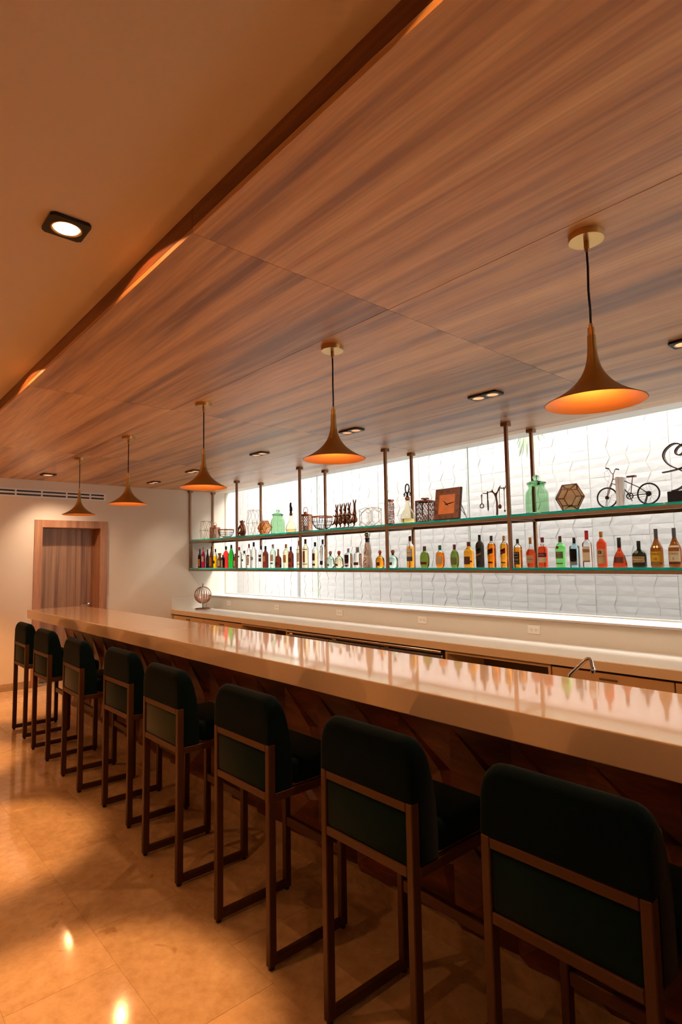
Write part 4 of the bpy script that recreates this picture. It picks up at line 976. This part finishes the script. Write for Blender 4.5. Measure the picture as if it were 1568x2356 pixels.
# branch rack with bar tools
t = thing('branch_rack', 'bronze branch shaped rack holding hanging bar tools, left of the fifth post', 'rack', (5.503, YD, Z2+.0005))
MB().lathe([(.045, 0), (.045, .006), (.012, .012)], 20).obj('rack_base', 'copper_dark', t, True)
skin('branch', [(0, 0, .012), (.003, 0, .06), (.003, 0, .13), (-.008, 0, .19), (-.04, 0, .225), (-.08, 0, .222), (-.11, 0, .212), (-.14, 0, .22), (-.05, .01, .245), (.015, 0, .22), (.03, 0, .25), (.06, 0, .243), (.09, 0, .24), (.044, 0, .268), (.093, 0, .262)],
     [(0, 1), (1, 2), (2, 3), (3, 4), (4, 5), (5, 6), (6, 7), (4, 8), (3, 9), (9, 10), (10, 11), (11, 12), (10, 13), (12, 14)], [.010, .009, .009, .009, .006, .005, .005, .004, .003, .006, .005, .0045, .004, .004, .004], 'bronze_patina', t, 1)
def tool(name, label, x, y, z):
    q = thing(name, label, 'bar tool', (x, y, z), 0, 'tools hanging on the branch rack')
    MB().tube([(0, -.006, .002), (0, 0, .012), (0, .006, .002)], .002, 6).obj('hook', 'copper', q, True)
    return q
q = tool('bottle_opener', 'bottle opener with a ring end hanging leftmost on the branch rack', 5.363, YD-.012, Z2+.20)
MB().tube([(0, -.006, .004), (0, -.006, -.02), (0, -.006, -.075)], [.007, .004, .004], 8).obj('shaft', 'bronze_patina', q, True)
ring((0, -.006, -.095), .019, .0045, 16, 'y').obj('opener_ring', 'bronze_patina', q, True)
q = tool('bar_knife', 'bar knife hanging second from left on the branch rack', 5.425, YD-.012, Z2+.208)
MB().tube([(0, -.006, .02), (0, -.006, -.06)], [.006, .005], 8).obj('knife_handle', 'bronze_patina', q, True)
MB().prism([(-.006, -.06), (.008, -.06), (.009, -.13), (.002, -.155), (-.005, -.14)], -.008, -.005).obj('blade', 'iron', q)
q = tool('bar_spoon', 'long bar spoon with a round bowl hanging right of the branch trunk', 5.545, YD-.012, Z2+.232)
MB().tube([(0, -.006, .02), (0, -.006, -.02), (0, -.006, -.13)], [.006, .003, .0025], 8).obj('shaft', 'bronze_patina', q, True)
MB().ball((0, -.006, -.147), .018, .006, .02, 12).obj('spoon_bowl', 'copper_dark', q, True)
q = tool('bar_fork', 'thin long tool hanging rightmost on the branch rack', 5.592, YD-.012, Z2+.228)
MB().tube([(0, -.006, .02), (0, -.006, -.02), (0, -.006, -.17)], [.006, .003, .0025], 8).obj('shaft', 'bronze_patina', q, True)
MB().ball((0, -.006, -.182), .008, .006, .011, 10).obj('tool_tip', 'bronze_patina', q, True)
# bicycle bookends
def spokes(cx, cz, r, par, n=14):
    for k in range(n):
        a = 2*math.pi*k/n; MB().tube([(cx, 0, cz), (cx+r*math.cos(a), 0, cz+r*math.sin(a))], .0007, 4).obj('spoke', 'steel', par)
BX, BZ = 6.573, Z2+.0005
t = thing('bicycle_bookend', 'bookend with the front half of a miniature bicycle and its handlebars', 'bookend', (BX, YD+.01, BZ), 0, 'miniature bicycle bookends')
fz = .079; fx = -.123
wh = ring((fx, 0, fz), .073, .0058, 36, 'y', 8).obj('front_wheel', 'iron', t, True); spokes(fx, fz, .070, wh)
MB().lathe([(.014, -.006), (.014, .006)], 16).obj('hub', 'iron', wh, True).matrix_local = Matrix.Translation((fx, 0, fz)) @ Matrix.Rotation(R(90), 4, 'X')
for s in (-1, 1): MB().tube([(fx, s*.009, fz), (fx+.02, s*.009, .14), (-.088, s*.008, .178)], .0028, 6).obj('fork_blade', 'copper_dark', t, True)
for s in (-1, 1): MB().tube([(fx-.012, s*.009, .002), (fx, s*.009, fz)], .0018, 6).obj('stand_leg', 'copper_dark', t)
MB().tube([(-.09, 0, .172), (-.072, 0, .222), (-.070, 0, .25)], .0036, 8).obj('head_tube', 'copper_dark', t, True)
hb = MB().tube([(-.07, 0, .25), (-.082, -.008, .262), (-.088, -.02, .288), (-.088, -.05, .290)], .0026, 6).obj('handlebar', 'copper_dark', t, True)
MB().tube([(-.07, 0, .25), (-.066, .008, .262), (-.062, .02, .288), (-.060, .05, .29)], .0026, 6).obj('handlebar', 'copper_dark', t, True)
for x_, s in ((-.088, -1), (-.06, 1)): MB().tube([(x_, s*.03, .29), (x_, s*.075, .291)], .0055, 8).obj('grip', 'iron', hb, True)
MB().tube([(-.078, 0, .212), (-.04, 0, .210)], .003, 6).obj('top_tube', 'copper_dark', t); MB().tube([(-.086, 0, .182), (-.06, 0, .172), (-.04, 0, .15)], .003, 6).obj('down_tube', 'copper_dark', t, True)
MB().tube([(-.09, -.02, .285), (-.125, -.02, .27), (-.128, -.01, .22), (-.1, 0, .19)], .0009, 4).obj('brake_cable', 'iron', t)
MB().rbox(-.042, -.04, 0, -.018, .04, .222, .002, 1).obj('upright', mat('bookend_white', s2l(242, 241, 238), .5), t)
t = thing('bicycle_bookend', 'bookend with the rear half of a miniature bicycle and its saddle', 'bookend', (BX, YD+.01, BZ), 0, 'miniature bicycle bookends')
MB().rbox(-.0165, -.04, 0, .008, .04, .218, .002, 1).obj('upright', 'bookend_white', t)
rx_, rz_ = .168, .082
wh = ring((rx_, 0, rz_), .073, .0058, 36, 'y', 8).obj('rear_wheel', 'iron', t, True); spokes(rx_, rz_, .070, wh)
MB().lathe([(.018, -.006), (.02, -.002), (.014, .006)], 16).obj('hub', 'iron', wh, True).matrix_local = Matrix.Translation((rx_, 0, rz_)) @ Matrix.Rotation(R(90), 4, 'X')
MB().tube([(.006, 0, .192), (.104, 0, .135), (rx_, 0, rz_)], .0034, 6).obj('top_tube', 'iron', t, True)
MB().tube([(.006, 0, .128), (.028, 0, .10), (.044, 0, .078)], .004, 6).obj('down_tube', 'iron', t, True)
for s in (-1, 1): MB().tube([(.044, s*.008, .078), (rx_, s*.008, rz_)], .0026, 6).obj('chain_stay', 'iron', t)
MB().tube([(.044, -.01, .092), (rx_, -.01, rz_+.016)], .0012, 5).obj('chain', 'iron', t); MB().tube([(.044, -.01, .056), (rx_-.01, -.01, rz_-.016)], .0012, 5).obj('chain', 'iron', t)
cr = ring((.044, -.01, .076), .022, .004, 20, 'y').obj('chain_ring', 'iron', t, True)
for k in range(5): MB().tube([(.044, -.01, .076), (.044+.022*math.cos(k*1.257), -.01, .076+.022*math.sin(k*1.257))], .003, 5).obj('ring_arm', 'iron', cr)
MB().tube([(.044, -.012, .076), (.058, -.014, .042), (.068, -.03, .042)], .003, 6).obj('pedal_crank', 'iron', t, True)
MB().tube([(.048, 0, .09), (.066, 0, .21)], .003, 6).obj('seat_post', 'copper_dark', t)
MB().loft([[(x_, -wy, z_), (x_, wy, z_), (x_, wy, z_+.012), (x_, -wy, z_+.012)] for x_, wy, z_ in ((.024, .004, .212), (.045, .009, .212), (.07, .018, .211), (.088, .02, .212))]).obj('saddle', 'copper_dark', t, True)
for s in (-1, 1): MB().tube([(rx_-.008, s*.006, rz_-.01), (rx_-.032, s*.012, .001)], .003, 6).obj('kick_stand', 'iron', t)
# ribbon sculpture
t = thing('ribbon_sculpture', 'dark metal looping ribbon sculpture on a black block at the right edge', 'sculpture', (6.97, YD, Z2+.0005))
MB().rbox(-.088, -.05, 0, .09, .05, .078, .003, 1).obj('plinth', 'iron', t)
pts = [(-.072, .083), (-.04, .088), (.0, .11), (.03, .16), (.02, .2), (-.03, .232), (-.085, .265), (-.116, .31), (-.118, .35), (-.095, .385), (-.05, .412), (-.01, .405), (.02, .375), (.015, .335), (-.01, .32), (-.032, .335), (-.03, .36), (-.005, .385), (.04, .40), (.085, .38), (.1, .33), (.07, .27), (.02, .235), (-.05, .222), (-.122, .216)]
def smooth_path(P, it=2):
    for _ in range(it):
        Q = [P[0]]
        for a, b in zip(P, P[1:]): Q += [tuple(.75*x_+.25*y_ for x_, y_ in zip(a, b)), tuple(.25*x_+.75*y_ for x_, y_ in zip(a, b))]
        P = Q+[P[-1]]
    return P
sp = smooth_path(pts); secs = []
for i, (x_, z_) in enumerate(sp):
    a = sp[max(0, i-1)]; b = sp[min(len(sp)-1, i+1)]; tx_, tz_ = b[0]-a[0], b[1]-a[1]; L_ = math.hypot(tx_, tz_) or 1; nx_, nz_ = -tz_/L_*.0035, tx_/L_*.0035
    y_ = .016*math.sin(i/len(sp)*6); hw = .019
    secs.append([(x_+nx_, y_-hw, z_+nz_), (x_+nx_, y_+hw, z_+nz_), (x_-nx_, y_+hw, z_-nz_), (x_-nx_, y_-hw, z_-nz_)])
MB().loft(secs).obj('ribbon', mat('ribbon_metal', s2l(76, 54, 44), .35, .7), t, 50)

# ================================================================== palm leaf hanging in the light well
t = thing('palm_leaf', 'pale green palm fan leaf drooping outside the window behind a rear post', 'plant', (5.30, 3.62, 3.02), 0)
MB().tube([(0, -.40, -.186), (0, -.36, -.05), (0, -.26, .08), (.0, -.1, .1), (0, 0, .02)], .012, 8).obj('leaf_stalk', 'leaf', t, True)
rnd = random.Random(5)
for k in range(17):
    a = R(-58+116*k/16); L_ = rnd.uniform(.36, .46)*(1-.15*abs(a)); dx, dz = math.sin(a)*.55, -math.cos(a); px, pz = math.cos(a)*.012, math.sin(a)*.012; yo = rnd.uniform(-.03, .03)
    S_ = []
    for u, wv_ in ((0, .7), (.3, 1.7), (.7, 1.3), (1, .06)):
        c_ = (dx*L_*u, yo*u*2, dz*L_*u-.05*u*u)
        S_.append([(c_[0]-px*wv_, c_[1], c_[2]-pz*wv_), (c_[0], c_[1]-.004, c_[2]), (c_[0]+px*wv_, c_[1], c_[2]+pz*wv_), (c_[0], c_[1]+.001, c_[2]+.001)])
    MB().loft(S_).obj('leaflet', 'leaf', t)
